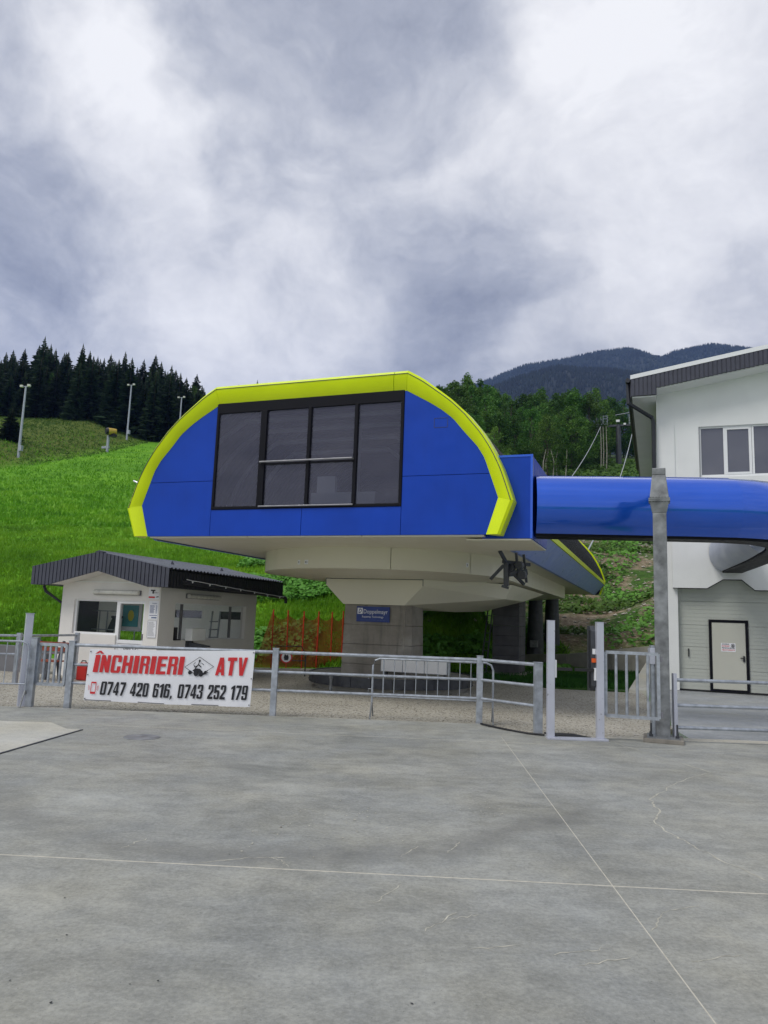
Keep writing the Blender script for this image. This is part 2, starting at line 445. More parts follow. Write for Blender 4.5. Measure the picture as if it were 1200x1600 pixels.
class MB:
    def __init__(s): s.v = []; s.f = []

    def add(s, vs, fs):
        o = len(s.v); s.v += [tuple(v) for v in vs]; s.f += [tuple(i + o for i in f) for f in fs]; return s

    def box(s, a, b, rz=0.0, piv=None, bev=0.0):
        x0, y0, z0 = a; x1, y1, z1 = b
        if x0 > x1: x0, x1 = x1, x0
        if y0 > y1: y0, y1 = y1, y0
        if z0 > z1: z0, z1 = z1, z0
        vs = [(x, y, z) for z in (z0, z1) for x, y in ((x0, y0), (x1, y0), (x1, y1), (x0, y1))]
        if rz:
            px, py = piv or ((x0 + x1) / 2, (y0 + y1) / 2)
            c, q = math.cos(rz), math.sin(rz)
            vs = [(px + (x - px) * c - (y - py) * q, py + (x - px) * q + (y - py) * c, z) for x, y, z in vs]
        return s.add(vs, [(3, 2, 1, 0), (4, 5, 6, 7), (0, 1, 5, 4), (1, 2, 6, 5), (2, 3, 7, 6), (3, 0, 4, 7)])

    def cbox(s, c, sx, sy, z0, z1, rz=0.0):
        return s.box((c[0] - sx / 2, c[1] - sy / 2, z0), (c[0] + sx / 2, c[1] + sy / 2, z1), rz, (c[0], c[1]))

    def bar(s, p, q, w, h=None):
        p = Vector(p); q = Vector(q); h = h or w
        x, y, z = frame_from(q - p)
        vs = [c + x * a * w / 2 + y * b * h / 2 for c in (p, q) for a, b in ((-1, -1), (1, -1), (1, 1), (-1, 1))]
        return s.add(vs, [(3, 2, 1, 0), (4, 5, 6, 7), (0, 1, 5, 4), (1, 2, 6, 5), (2, 3, 7, 6), (3, 0, 4, 7)])

    def tube(s, pts, r, n=8, caps=True, prof=None):
        pts = [Vector(p) for p in pts]; rs = r if isinstance(r, (list, tuple)) else [r] * len(pts)
        rings = []
        for i, p in enumerate(pts):
            d = (pts[min(i + 1, len(pts) - 1)] - pts[max(i - 1, 0)])
            x, y, z = frame_from(d)
            if prof: rings.append([p + x * a * rs[i] + y * b * rs[i] for a, b in prof])
            else: rings.append([p + x * math.cos(k * 2 * math.pi / n) * rs[i] + y * math.sin(k * 2 * math.pi / n) * rs[i] for k in range(n)])
        m = len(rings[0]); vs = [v for rg in rings for v in rg]; fs = []
        for i in range(len(pts) - 1):
            for k in range(m):
                k2 = (k + 1) % m
                fs.append((i * m + k, i * m + k2, (i + 1) * m + k2, (i + 1) * m + k))
        if caps:
            fs.append(tuple(range(m - 1, -1, -1))); fs.append(tuple((len(pts) - 1) * m + k for k in range(m)))
        return s.add(vs, fs)

    def prism(s, poly, axis, a, b):
        """poly: 2D points; axis 'y' -> (x,z) extruded in y; 'z' -> (x,y); 'x' -> (y,z)"""
        def P(u, v, w):
            return {'y': (u, w, v), 'z': (u, v, w), 'x': (w, u, v)}[axis]
        n = len(poly)
        vs = [P(u, v, a) for u, v in poly] + [P(u, v, b) for u, v in poly]
        fs = [tuple(range(n)), tuple(range(2 * n - 1, n - 1, -1))]
        for i in range(n):
            j = (i + 1) % n; fs.append((i, j, n + j, n + i))
        return s.add(vs, fs)

    def lathe(s, c, prof, n=24, a0=0.0, a1=2 * math.pi):
        full = abs(a1 - a0 - 2 * math.pi) < 1e-6
        m = n if full else n + 1
        vs = []
        for r_, z in prof:
            for k in range(m):
                a = a0 + (a1 - a0) * k / n
                vs.append((c[0] + r_ * math.cos(a), c[1] + r_ * math.sin(a), z))
        fs = []
        for i in range(len(prof) - 1):
            for k in range(n):
                k2 = (k + 1) % m
                fs.append((i * m + k, i * m + k2, (i + 1) * m + k2, (i + 1) * m + k))
        return s.add(vs, fs)

    def quad(s, a, b, c, d): return s.add([a, b, c, d], [(0, 1, 2, 3)])


def wmat(o):
    m = Matrix.LocRotScale(o.location, o.rotation_euler, o.scale)
    return wmat(o.parent) @ m if o.parent else m


def tag(o, label=None, cat=None, group=None, kind=None):
    if label: o['label'] = label
    if cat: o['category'] = cat
    if group: o['group'] = group
    if kind: o['kind'] = kind
    return o


def thing(name, label, cat, loc=(0, 0, 0), rz=0.0, group=None):
    o = bpy.data.objects.new(name, None); COL.objects.link(o)
    o.location = loc; o.rotation_euler = (0, 0, rz); o.empty_display_size = .3
    return tag(o, label, cat, group)


def fix_normals(me):
    import bmesh
    bm = bmesh.new(); bm.from_mesh(me); bmesh.ops.recalc_face_normals(bm, faces=bm.faces); bm.to_mesh(me); bm.free()


def build(name, mb, mat, parent=None, label=None, kind=None, local=False, smooth=False, bevel=0.0, fix=True, origin=None):
    vs = mb.v
    if parent is not None and not local:
        inv = wmat(parent).inverted(); vs = [tuple(inv @ Vector(v)) for v in vs]
    loc = (0, 0, 0)
    if origin is not None:
        loc = origin; vs = [(v[0] - origin[0], v[1] - origin[1], v[2] - origin[2]) for v in vs]
    me = bpy.data.meshes.new(name); me.from_pydata(vs, [], mb.f)
    if fix: fix_normals(me)
    me.materials.append(M[mat] if isinstance(mat, str) else mat)
    o = bpy.data.objects.new(name, me); COL.objects.link(o); o.location = loc
    if parent is not None: o.parent = parent
    if smooth:
        me.polygons.foreach_set('use_smooth', [True] * len(me.polygons))
        try: me.set_sharp_from_angle(angle=R(32))
        except Exception: pass
    if bevel:
        bv = o.modifiers.new('bevel', 'BEVEL'); bv.width = bevel; bv.segments = 2; bv.limit_method = 'ANGLE'; bv.angle_limit = R(40)
    if label: o['label'] = label
    if kind: o['kind'] = kind
    return o


def copy_tree(o, parent=None):
    c = o.copy(); COL.objects.link(c)
    if parent is not None: c.parent = parent
    for ch in [x for x in COL.objects if x.parent == o]: copy_tree(ch, c)
    return c


def text_geo(txt, w, h, bold=0.02, shear=0.0, spacing=1.0):
    """letters as flat faces, fitted to a w x h box, returned as (verts2d, faces), origin lower left"""
    cu = bpy.data.curves.new('tmp', 'FONT'); cu.body = txt; cu.offset = bold; cu.shear = shear; cu.resolution_u = 3
    cu.space_character = spacing
    ob = bpy.data.objects.new('tmp', cu)
    me = bpy.data.meshes.new_from_object(ob)
    vs = [(v.co.x, v.co.y) for v in me.vertices]; fs = [tuple(p.vertices) for p in me.polygons]
    bpy.data.objects.remove(ob); bpy.data.curves.remove(cu); bpy.data.meshes.remove(me)
    x0 = min(v[0] for v in vs); x1 = max(v[0] for v in vs); y0 = min(v[1] for v in vs); y1 = max(v[1] for v in vs)
    return [((a - x0) / (x1 - x0) * w, (b - y0) / (y1 - y0) * h) for a, b in vs], fs


def clip(poly, a, b, c):
    """keep a*x+b*y<=c"""
    out = []
    for i in range(len(poly)):
        p, q = poly[i], poly[(i + 1) % len(poly)]
        dp, dq = a * p[0] + b * p[1] - c, a * q[0] + b * q[1] - c
        if dp <= 0: out.append(p)
        if dp * dq < 0:
            t_ = dp / (dp - dq); out.append((p[0] + (q[0] - p[0]) * t_, p[1] + (q[1] - p[1]) * t_))
    return out


def cliprect(poly, x0, x1, z0, z1):
    for a, b, c in ((-1, 0, -x0), (1, 0, x1), (0, -1, -z0), (0, 1, z1)):
        poly = clip(poly, a, b, c)
        if len(poly) < 3: return []
    return poly


def LD(l, d, z=0.0):
    """plaza frame: l metres to the right, d metres forward of the corner where one looks from"""
    return (l * CY - d * SY, l * SY + d * CY, z)


# ------------------------------------------------------------------ terrain
def sstep(x, a, b):
    t_ = np.clip((x - a) / (b - a), 0, 1); return t_ * t_ * (3 - 2 * t_)


def vnoise(x, y, f, seed=0):
    r = np.random.default_rng(seed); ph = r.uniform(0, 6.28, 12); an = r.uniform(0, 6.28, 12); fr = r.uniform(.6, 1.7, 12) * f
    s_ = 0
    for k in range(12): s_ = s_ + np.sin((x * np.cos(an[k]) + y * np.sin(an[k])) * fr[k] + ph[k])
    return s_ / 12


def terrain_z(L, D):
    L = np.asarray(L, float); D = np.asarray(D, float)
    X = L * CY - D * SY
    d0 = 24.8 + 5.6 * sstep(L, 3.4, 5.2)
    d0 = d0 - .8 * sstep(L, 9, 14)
    u = np.clip(D - d0, 0, None)
    bank = np.where(u < 8, .45 * u, 3.6)
    bank = bank - .05 * u * (u < 8) * 0
    v_ = np.clip(u - 8, 0, None)
    z = bank + .25 * v_ + .0004 * np.minimum(v_, 110) ** 2
    # under the rear half of the station the ground stays low
    z = z - 1.5 * sstep(X, -9.5, -8) * (1 - sstep(X, -2.5, 2)) * sstep(D, 33, 37) * (1 - sstep(D, 42, 50))
    left = sstep(-L, 43, 47)
    side = np.clip(-44 - L, 0, 14) * .30 * sstep(D, 70, 92)
    z = z + np.minimum(side, 3.4)
    z = z + 1.0 * vnoise(L, D, .07, 1) * sstep(D, 60, 110) + .35 * vnoise(L, D, .35, 2) * left * sstep(D, 60, 90)
    z = z + .10 * vnoise(L, D, 1.6, 3) * sstep(D, 25, 29) * (1 - sstep(D, 60, 80))
    far = np.clip(D - 190, 0, None)
    z = z - far * .22
    Yg = L * SY + D * CY
    foot = (X > -11.0) & (X < -1.9) & (Yg < 38.5)
    z = np.where(foot, np.minimum(z, 2.45), z)
    return np.where(D < 24, 0, z)


Ls = np.concatenate([np.linspace(-700, -120, 24), np.linspace(-115, -62, 40), np.linspace(-61, 60, 220), np.linspace(62, 130, 40), np.linspace(140, 900, 30)])
Ds = np.concatenate([np.linspace(-60, 22, 12), np.linspace(23, 60, 130), np.linspace(60.5, 160, 150), np.linspace(163, 420, 50), np.linspace(450, 900, 12)])
LL, DD = np.meshgrid(Ls, Ds)
ZZ = terrain_z(LL, DD) - .12
XX = LL * CY - DD * SY; YY = LL * SY + DD * CY
nv = LL.size; nL = len(Ls); nD = len(Ds)
co = np.stack([XX.ravel(), YY.ravel(), ZZ.ravel()], 1)
ii, jj = np.meshgrid(np.arange(nD - 1), np.arange(nL - 1), indexing='ij')
base = (ii * nL + jj).ravel()
faces = np.stack([base, base + 1, base + nL + 1, base + nL], 1)


def np_mesh(name, co, faces, mat, smooth=False):
    me = bpy.data.meshes.new(name)
    k = faces.shape[1]
    me.vertices.add(len(co)); me.vertices.foreach_set('co', np.asarray(co, np.float32).ravel())
    me.loops.add(faces.size); me.loops.foreach_set('vertex_index', faces.astype(np.int32).ravel())
    me.polygons.add(len(faces)); me.polygons.foreach_set('loop_start', np.arange(0, faces.size, k, dtype=np.int32))
    me.polygons.foreach_set('loop_total', np.full(len(faces), k, np.int32))
    if smooth: me.polygons.foreach_set('use_smooth', np.ones(len(faces), bool))
    me.update(calc_edges=True)
    me.materials.append(M[mat])
    o = bpy.data.objects.new(name, me); COL.objects.link(o)
    return o


ground = np_mesh('hillside_ground', co, faces, 'terrain', True)
tag(ground, 'green ski slope and wooded hillside rising behind the lift station', kind='structure')
rub = sstep(LL, 4.5, 8) * (1 - sstep(LL, 24, 34)) * sstep(DD, 30, 33) * (1 - sstep(DD, 58, 75))
rub = np.maximum(rub, .8 * sstep(XX, -10.5, -9.6) * sstep(DD, 24, 26) * (1 - sstep(DD, 31, 33)) * (1 - sstep(LL, 3, 8)))
mnd = sstep(-LL, 42, 47) * sstep(DD, 65, 85)
fo = np.maximum(sstep(LL, 26, 36) * sstep(DD, 60, 80) * .7, sstep(DD, 135, 150))
fo = np.maximum(fo, sstep(LL, 3, 9) * sstep(DD, 74, 90) * .9)
fo = np.maximum(fo, .75 * sstep(LL, 14, 22) * sstep(DD, 48, 60))
at = ground.data.color_attributes.new('kind', 'FLOAT_COLOR', 'POINT')
at.data.foreach_set('color', np.stack([rub.ravel(), mnd.ravel(), fo.ravel(), np.ones(nv)], 1).astype(np.float32).ravel())


# yard, plaza and apron
def rot25(l, d):      # slab frame, turned a little against the plaza frame
    a = R(-2.6); return l * math.cos(a) - d * math.sin(a), l * math.sin(a) + d * math.cos(a)


yard = MB().prism([LD(-45, 8)[:2], LD(3.8, 8)[:2], LD(4.4, 12.4)[:2], (.25, 14.0), (-.35, 21.0), (-2.7, 20.6), (-5.0, 21.9), (-6.6, 25.0), (-12.2, 21.2), (-15.5, 22.0), LD(-20, 25.0)[:2], LD(-45, 25.0)[:2]], 'z', -.5, -.035)
o = build('gravel_yard', yard, 'gravel'); tag(o, 'tan gravel yard around the lift station', kind='structure')
apron = MB().prism([LD(4.2, 8)[:2], LD(30, 8)[:2], (12, 22.6), (.28, 22.6), (.22, 14)], 'z', -.5, -.012)
o = build('garage_apron', apron, 'concrete_apron'); tag(o, 'grey concrete apron in front of the garage', kind='structure')

plaza = MB().prism([LD(-24, -8)[:2], LD(24, -8)[:2], LD(24, 11.6)[:2], LD(4.0, 11.75)[:2], LD(3.3, 11.45)[:2], LD(2.4, 11.62)[:2], LD(1.7, 12.55)[:2], LD(-24, 12.75)[:2]], 'z', -.5, -.0008)
plaza_o = build('plaza', plaza, 'joint'); tag(plaza_o, 'large grey concrete plaza in the foreground', kind='structure')


def slab_poly(l0, l1, d0, d1):
    return [rot25(l0, d0), rot25(l1, d0), rot25(l1, d1), rot25(l0, d1)]


outline = [(-24, -8), (24, -8), (24, 11.58), (4.0, 11.73), (3.3, 11.43), (2.4, 11.60), (1.7, 12.53), (-24, 12.73)]
gapw = .004
lcuts = [-23.6, -7.3, 1.33, 9.6, 23.6]
dcuts = [-7.6, -1.2, 5.12, 10.78, 14.5]
for i in range(4):
    for j in range(4):
        poly = slab_poly(lcuts[i] + gapw, lcuts[i + 1] - gapw, dcuts[j] + gapw * 2.2, dcuts[j + 1] - gapw * 2.2)
        # clip to the plaza outline row by row (outline is nearly convex)
        for (p, q) in zip(outline, outline[1:] + outline[:1]):
            if (p, q) == ((4.0, 11.73), (3.3, 11.43)) or (p, q) == ((3.3, 11.43), (2.4, 11.60)): continue
            if (p, q) == ((24, 11.58), (4.0, 11.73)) and i < 2: continue
            if p == (2.4, 11.60) and i != 1: continue
            if p == (1.7, 12.53) and i >= 2: continue
            a_, b_ = (q[1] - p[1]), -(q[0] - p[0])
            if (p, q) == ((2.4, 11.60), (1.7, 12.53)): pass
            poly = clip(poly, a_, b_, a_ * p[0] + b_ * p[1])
            if len(poly) < 3: break
        if len(poly) < 3: continue
        if i >= 2:
            poly = clip(poly, 0, 1, 11.45 if i == 2 else 11.6)
            if len(poly) < 3: continue
        mb = MB().prism([LD(*p)[:2] for p in poly], 'z', -.09, 0.0)
        build('concrete_slab', mb, 'concrete', plaza_o)

mb = MB().prism([LD(*q)[:2] for q in ((.9, 11.2), (3.28, 11.2), (3.28, 11.42), (2.4, 11.59), (1.69, 12.52), (.9, 12.55))], 'z', -.05, -.0002)
build('concrete_slab', mb, 'concrete', plaza_o)
# pale patch slab at the left edge
mb = MB().prism([LD(-12, 10.9)[:2], LD(-5.4, 10.99)[:2], LD(-4.7, 11.02)[:2], LD(-4.25, 10.5)[:2], LD(-4.02, 10.46)[:2], LD(-4.22, 8.5)[:2], LD(-4.9, 6.5)[:2], LD(-12, 6.5)[:2]], 'z', -.05, .005)
build('pale_patch', mb, 'concrete_pale', plaza_o, label='pale newer concrete patch at the left edge of the plaza')
mb = MB().bar(LD(-4.02, 10.46, .006), LD(-4.22, 8.5, .006), .03, .008)
build('patch_edge', mb, 'dark_steel', plaza_o)


def ribbon(pts, w, z=.0014, jit=.02, sub=6, seed=1):
    rr = random.Random(seed); P_ = []
    for (a, b) in zip(pts[:-1], pts[1:]):
        for k in range(sub):
            t_ = k / sub; P_.append((a[0] + (b[0] - a[0]) * t_ + rr.uniform(-jit, jit), a[1] + (b[1] - a[1]) * t_ + rr.uniform(-jit, jit)))
    P_.append(pts[-1])
    mb = MB(); vs = []
    for i, p in enumerate(P_):
        q = P_[min(i + 1, len(P_) - 1)]; o_ = P_[max(i - 1, 0)]
        dx, dy = q[0] - o_[0], q[1] - o_[1]; l_ = math.hypot(dx, dy) or 1
        ww = w * rr.uniform(.3, 1.2) * (0.3 if i in (0, len(P_) - 1) else 1)
        nx, ny = -dy / l_ * ww, dx / l_ * ww
        vs += [LD(p[0] + nx, p[1] + ny, z), LD(p[0] - nx, p[1] - ny, z)]
    return mb.add(vs, [(2 * i, 2 * i + 1, 2 * i + 3, 2 * i + 2) for i in range(len(P_) - 1)])


cr = [[(3.44, 11.0), (3.7, 10.0), (3.95, 9.03), (3.3, 8.4), (2.7, 7.51), (2.62, 7.1), (2.42, 6.67), (2.41, 6.38), (2.46, 6.1), (2.52, 5.81), (2.66, 5.24)],
      [(-1.15, 5.21), (-.9, 5.33), (-.7, 5.38), (-.62, 5.33), (-.55, 5.19)], [(-.70, 5.38), (-.58, 5.38)], [(3.95, 9.03), (5.5, 8.9)]]
for k, c_ in enumerate(cr):
    o = build('pale_crack', ribbon(c_, 0.009 if k == 0 else .005, jit=.022 if k == 0 else .012, seed=k), 'mark', plaza_o, fix=False)
# scuffs and scrapes, joined
mb = MB(); rr = random.Random(11)
SC = [((.30, 4.25), (.50, 4.52)), ((.46, 4.42), (.62, 4.50)), ((.95, 4.02), (1.25, 4.12)), ((1.02, 3.9), (1.34, 4.02)), ((1.55, 4.35), (1.72, 4.62)), ((1.72, 4.62), (2.0, 4.78)),
      ((.02, 4.6), (.2, 4.95)), ((.2, 5.5), (.34, 5.75)), ((1.62, 4.0), (1.95, 4.1)), ((1.9, 3.72), (2.35, 3.78)), ((-1.75, 5.45), (-1.65, 5.7)), ((.55, 5.62), (.66, 5.9)), ((.5, 4.05), (.8, 4.12))]
for k, (a, b) in enumerate(SC):
    r_ = ribbon([a, b], .0045, z=.0014, jit=.014, sub=9, seed=30 + k); mb.add(r_.v, r_.f)
for k in range(90):        # chips
    cx, cd = random.choice([(-.75, 5.9), (-.4, 6.6), (.15, 6.4), (-.1, 6.5), (1.0, 6.9)]); x = rr.gauss(cx, .16); d = rr.gauss(cd, .28); s_ = rr.uniform(.004, .010)
    mb.add([LD(x - s_, d, .0045), LD(x, d - s_ * 1.4, .0045), LD(x + s_, d, .0045), LD(x, d + s_ * 1.6, .0045)], [(0, 1, 2, 3)])
o = build('scrape_marks', mb, 'mark', plaza_o, kind='stuff', fix=False)
mb = MB()
for k in range(22):        # dark droplets and specks
    if k % 3: cx, cd, sx, sd_ = random.choice([(-1.3, 3.6, .25, .12), (-.6, 3.3, .4, .15), (-1.7, 4.1, .2, .12), (.6, 3.5, .4, .2)])
    else: cx, cd, sx, sd_ = 0, 6, 2.5, 2.0
    x = rr.gauss(cx, sx); d = rr.gauss(cd, sd_); s_ = rr.uniform(.002, .0075); n_ = 7
    mb.add([LD(x + s_ * math.cos(a) * rr.uniform(.6, 1.4), d + s_ * math.sin(a) * rr.uniform(.6, 1.3), .005) for a in [6.283 * q / n_ for q in range(n_)]], [tuple(range(n_))])
build('oil_specks', mb, 'rubber', plaza_o, kind='stuff', fix=False)
# manhole
c_ = LD(-3.07, 10.05)
mb = MB().lathe(c_, [(0, .006), (.23, .006), (.235, .002)], 28)
o = build('manhole_cover', mb, 'galv_dull'); tag(o, 'round flat grey manhole cover set in the concrete plaza', 'manhole cover')

# ------------------------------------------------------------------ lift station
CX = -6.50                    # axis of the station
st = thing('lift_station', 'large blue lift station with lime yellow trim on a concrete pillar', 'lift station', (CX, 17.9, 0))
inner = [(3.66, 3.215), (3.87, 3.88), (3.74, 4.25), (3.61, 4.62), (3.47, 4.85), (3.22, 5.13), (3.00, 5.40), (2.75, 5.60), (2.50, 5.76), (2.08, 6.0)]
outer = [(3.95, 3.20), (4.18, 3.80), (4.10, 4.05), (3.98, 4.40), (3.80, 4.76), (3.59, 5.11), (3.30, 5.47), (2.99, 5.77), (2.70, 6.0), (2.42, 6.22), (2.13, 6.39)]


def resample(pts, ts):
    d = [0]
    for a, b in zip(pts[:-1], pts[1:]): d.append(d[-1] + math.dist(a, b))
    return [(float(np.interp(t_ * d[-1], d, [p[0] for p in pts])), float(np.interp(t_ * d[-1], d, [p[1] for p in pts]))) for t_ in ts]


def full(half):          # right half bottom->top, mirrored for the left
    return [(CX + x, z) for x, z in half] + [(CX - x, z) for x, z in reversed(half)]


inner_full = full(inner)
YF = 13.0
# blue panels: polygon pieces with 12 mm joints over a dark backing
WX0, WX1, WZ0 = -8.625, -4.465, 3.76
pieces = [(-99, WX0, 4.37, 99), (-99, WX0, 0, 4.37), (WX0, -6.54, 0, WZ0), (-6.54, WX1, 0, WZ0), (WX1, 99, 4.33, 99), (WX1, 99, 0, 4.33)]
g_ = .005
for x0, x1, z0, z1 in pieces:
    poly = cliprect(inner_full, x0 + g_, x1 - g_, z0 + g_, z1 - g_)
    build('blue_panel', MB().prism(poly, 'y', YF - .012, YF + .03), 'blue', st)
for poly in (cliprect(inner_full, -99, WX0 + .05, 0, 99), cliprect(inner_full, WX1 - .05, 99, 0, 99), cliprect(inner_full, WX0 + .05, WX1 - .05, 0, WZ0)):
    build('panel_backing', MB().prism(poly, 'y', YF + .032, YF + .06), 'black', st)
# access hatch outline on the upper right panel
mb = MB()
for a, b in (((-3.86, 5.24), (-3.60, 5.24)), ((-3.60, 5.24), (-3.60, 5.42)), ((-3.60, 5.42), (-3.86, 5.42)), ((-3.86, 5.42), (-3.86, 5.24))):
    mb.bar((a[0], YF - .014, a[1]), (b[0], YF - .014, b[1]), .006, .006)
build('hatch_outline', mb, 'dark_steel', st)
# window band
win = cliprect(inner_full, WX0, WX1, WZ0, 99)
fr = build('window_frame', MB().box((WX0, YF - .03, WZ0), (WX1, YF + .05, WZ0 + .06)).box((WX0, YF - .03, WZ0 + .06), (WX0 + .06, YF + .05, 5.80)).box((WX1 - .06, YF - .03, WZ0 + .06), (WX1, YF + .05, 5.80)).prism([(WX0, 5.80), (WX1, 5.80), (WX1, 6.02), (WX0, 6.02)], 'y', YF - .03, YF + .05), 'black', st, bevel=.006)
for x in (-7.49, -6.45, -5.44):
    w_ = .07 if x == -7.49 else .035
    build('mullion', MB().box((x - w_, YF - .045, WZ0 + .06), (x + w_, YF + .045, 5.80)), 'black', st, bevel=.004)
pan = [(WX0 + .06, -7.56, WZ0 + .06, 5.80), (-7.42, -6.485, WZ0 + .06, 4.66), (-7.42, -6.485, 4.70, 5.80), (-6.415, -5.475, WZ0 + .06, 4.66), (-6.415, -5.475, 4.70, 5.80), (-5.405, WX1 - .06, WZ0 + .06, 5.80)]
for x0, x1, z0, z1 in pan:
    build('window_pane', MB().box((x0, YF, z0), (x1, YF + .012, z1)), 'glass_dark', st)
for x0, x1 in ((-7.42, -6.485), (-6.415, -5.475)):
    build('transom', MB().box((x0, YF - .02, 4.66), (x1, YF + .03, 4.70)), 'black', st)
build('hand_rail', MB().tube([(-7.50, YF - .06, 4.70), (-7.50, YF - .10, 4.71), (-5.47, YF - .10, 4.71), (-5.47, YF - .06, 4.70)], .02, 8), 'chrome', st, smooth=True)
build('sill_rail', MB().tube([(-7.50, YF - .05, WZ0 + .045), (-5.44, YF - .05, WZ0 + .045)], .017, 8), 'chrome', st, smooth=True)
# inside: floor, drive machinery seen dimly
build('cabin_floor', MB().box((CX - 3.5, YF + .1, 3.22), (CX + 3.5, 24, 3.30)), 'dark_steel', st)
mb = MB()
for k, f_r in enumerate((.97, .88, .78, .67, .55)):
    y = 13.35 + k * .32
    pts = [(CX - x * f_r, y, 3.3 + (z - 3.3) * (f_r * .6 + .4)) for x, z in inner[1:]] + [(CX + x * f_r, y, 3.3 + (z - 3.3) * (f_r * .6 + .4)) for x, z in reversed(inner[1:])]
    mb.tube(pts, .05, 6)
build('inner_rib', mb, 'paper', st, label='pale curved ribs faintly seen through the dark glass')
build('control_desk', MB().box((-6.6, 13.5, 3.3), (-5.2, 14.1, 4.15)).box((-6.5, 13.55, 4.15), (-6.1, 13.65, 4.5)).box((-5.9, 14.0, 3.3), (-5.78, 14.1, 5.6)), 'paper', st)
build('machine_housing', MB().lathe((-5.6, 15.6), [(0, 4.5), (.5, 4.5), (.55, 3.3)], 20).box((-7.6, 15.0, 3.3), (-6.9, 17, 4.0)), 'galv_dull', st)

# yellow trim: four-sided profile swept between the inner and outer outline
TS = np.linspace(0, 1, 26)
ri, ro = resample(inner[1:], TS), resample(outer[1:], TS)


def trim_piece(secs):
    """secs: list of (inner(x,z), outer(x,z)); each section a 6-point profile in depth"""
    mb = MB(); vs = []; n_ = 6
    for (xi, zi), (xo, zo) in secs:
        L_ = lambda f: (xi + (xo - xi) * f, zi + (zo - zi) * f)
        for f, y in ((0.0, YF - .014), (.14, YF - .05), (.55, YF - .12), (.78, YF - .135), (.94, YF - .105), (1.0, YF + .28)):
            a, b = L_(f); vs.append((a, y, b))
    fs = []
    for i in range(len(secs) - 1):
        for k in range(n_):
            k2 = (k + 1) % n_; fs.append((i * n_ + k, i * n_ + k2, (i + 1) * n_ + k2, (i + 1) * n_ + k))
    fs.append(tuple(range(n_))); fs.append(tuple((len(secs) - 1) * n_ + k for k in range(n_)))
    return mb.add(vs, fs)


def mir(s_, sg): return [((CX + sg * a, b), (CX + sg * c, d)) for (a, b), (c, d) in s_]


low = [(inner[0], outer[0]), (inner[1], outer[1])]
arc = list(zip(ri, ro))
for sg in (-1, 1):
    build('yellow_trim', trim_piece(mir(low, sg)), 'lime', st, smooth=True)
    arc2 = list(arc)
    arc2[0] = (arc[0][0], (arc[0][1][0], arc[0][1][1] + .004))
    build('yellow_trim', trim_piece(mir([((a, b + .004), (c, d + .004)) for (a, b), (c, d) in arc2]), sg) if False else trim_piece(mir(arc2, sg)), 'lime', st, smooth=True)
topR = ((CX + inner[-1][0] - .004, inner[-1][1]), (CX + outer[-1][0] - .004, outer[-1][1]))
topL = ((CX - inner[-1][0] + .004, inner[-1][1]), (CX - outer[-1][0] + .004, outer[-1][1]))
xs_j = .83
mid = lambda f: ((topL[0][0] + (topR[0][0] - topL[0][0]) * f, 6.0), (topL[1][0] + (topR[1][0] - topL[1][0]) * f, 6.39))
build('yellow_trim', trim_piece([topL, mid(.935)]), 'lime', st, smooth=True)
build('yellow_trim', trim_piece([mid(.938), topR]), 'lime', st, smooth=True)
# thin seam following the nose of the trim
mb = MB()
seam = [(CX - a[0] - (b[0] - a[0]) * .79, YF - .138, a[1] + (b[1] - a[1]) * .79) for a, b in arc] + [(CX + a[0] + (b[0] - a[0]) * .79, YF - .138, a[1] + (b[1] - a[1]) * .79) for a, b in reversed(arc)]
mb.tube(seam, .008, 5)
build('trim_seam', mb, 'dark_steel', st)

# long body behind: roof shell with ribs, yellow kink strip, blue skirt, rear edge
YB = 37.5
sh = [(x - .05, z - .03) for x, z in outer[1:]]
nrib = 120
mb = MB(); vs = []
prof = [(CX + x, z) for x, z in sh] + [(CX - x, z) for x, z in reversed(sh)]
ysec = []
for k in range(nrib):
    y = YF + .3 + (YB - YF - .3) * k / nrib; dy = (YB - YF - .3) / nrib
    ysec += [(y, 0), (y + dy * .7, 0), (y + dy * .72, .03), (y + dy * .98, .03)]
for y, o_ in ysec:
    for x, z in prof: vs.append((CX + (x - CX) * (1 + o_ * .25), y, z + o_))
n_ = len(prof)
mb.add(vs, [(i * n_ + k, i * n_ + k + 1, (i + 1) * n_ + k + 1, (i + 1) * n_ + k) for i in range(len(ysec) - 1) for k in range(n_ - 1)])
build('roof', mb, 'black_roof', st)
for sg in (-1, 1):
    build('kink_strip', MB().prism([(CX + sg * 4.10, 3.80), (CX + sg * 4.20, 3.80), (CX + sg * 4.20, 3.66), (CX + sg * 4.08, 3.66)], 'y', YF + .3, YB), 'lime', st)
    for k in range(6):
        y0 = YF + .3 + (YB - YF - .3) * k / 6; y1 = YF + .3 + (YB - YF - .3) * (k + 1) / 6 - .012
        build('skirt_panel', MB().prism([(CX + sg * 4.08, 3.66), (CX + sg * 4.16, 3.66), (CX + sg * 3.72, 3.16), (CX + sg * 3.64, 3.16)], 'y', y0, y1), 'blue_skirt', st)
rim = [(CX + x, YB, z) for x, z in outer] + [(CX - x, YB, z) for x, z in reversed(outer)]
build('rear_rim', MB().tube(rim, .06, 6), 'lime', st, smooth=True)
build('rear_wall', MB().prism(full([(x - .06, z - .03) for x, z in outer]), 'y', YB - .1, YB - .05), 'black_roof', st)
# soffit sheets under the body
for k, (a, b) in enumerate(((13.02, 14.9), (14.91, 18.5), (18.51, 24), (24.01, 30), (30.01, 37.4))):
    for x0, x1 in ((-3.62, -1.25), (-1.24, 1.24), (1.25, 3.62)):
        build('soffit_sheet', MB().box((CX + x0, a, 3.185), (CX + x1 - .006, b, 3.212)), 'beige', st)
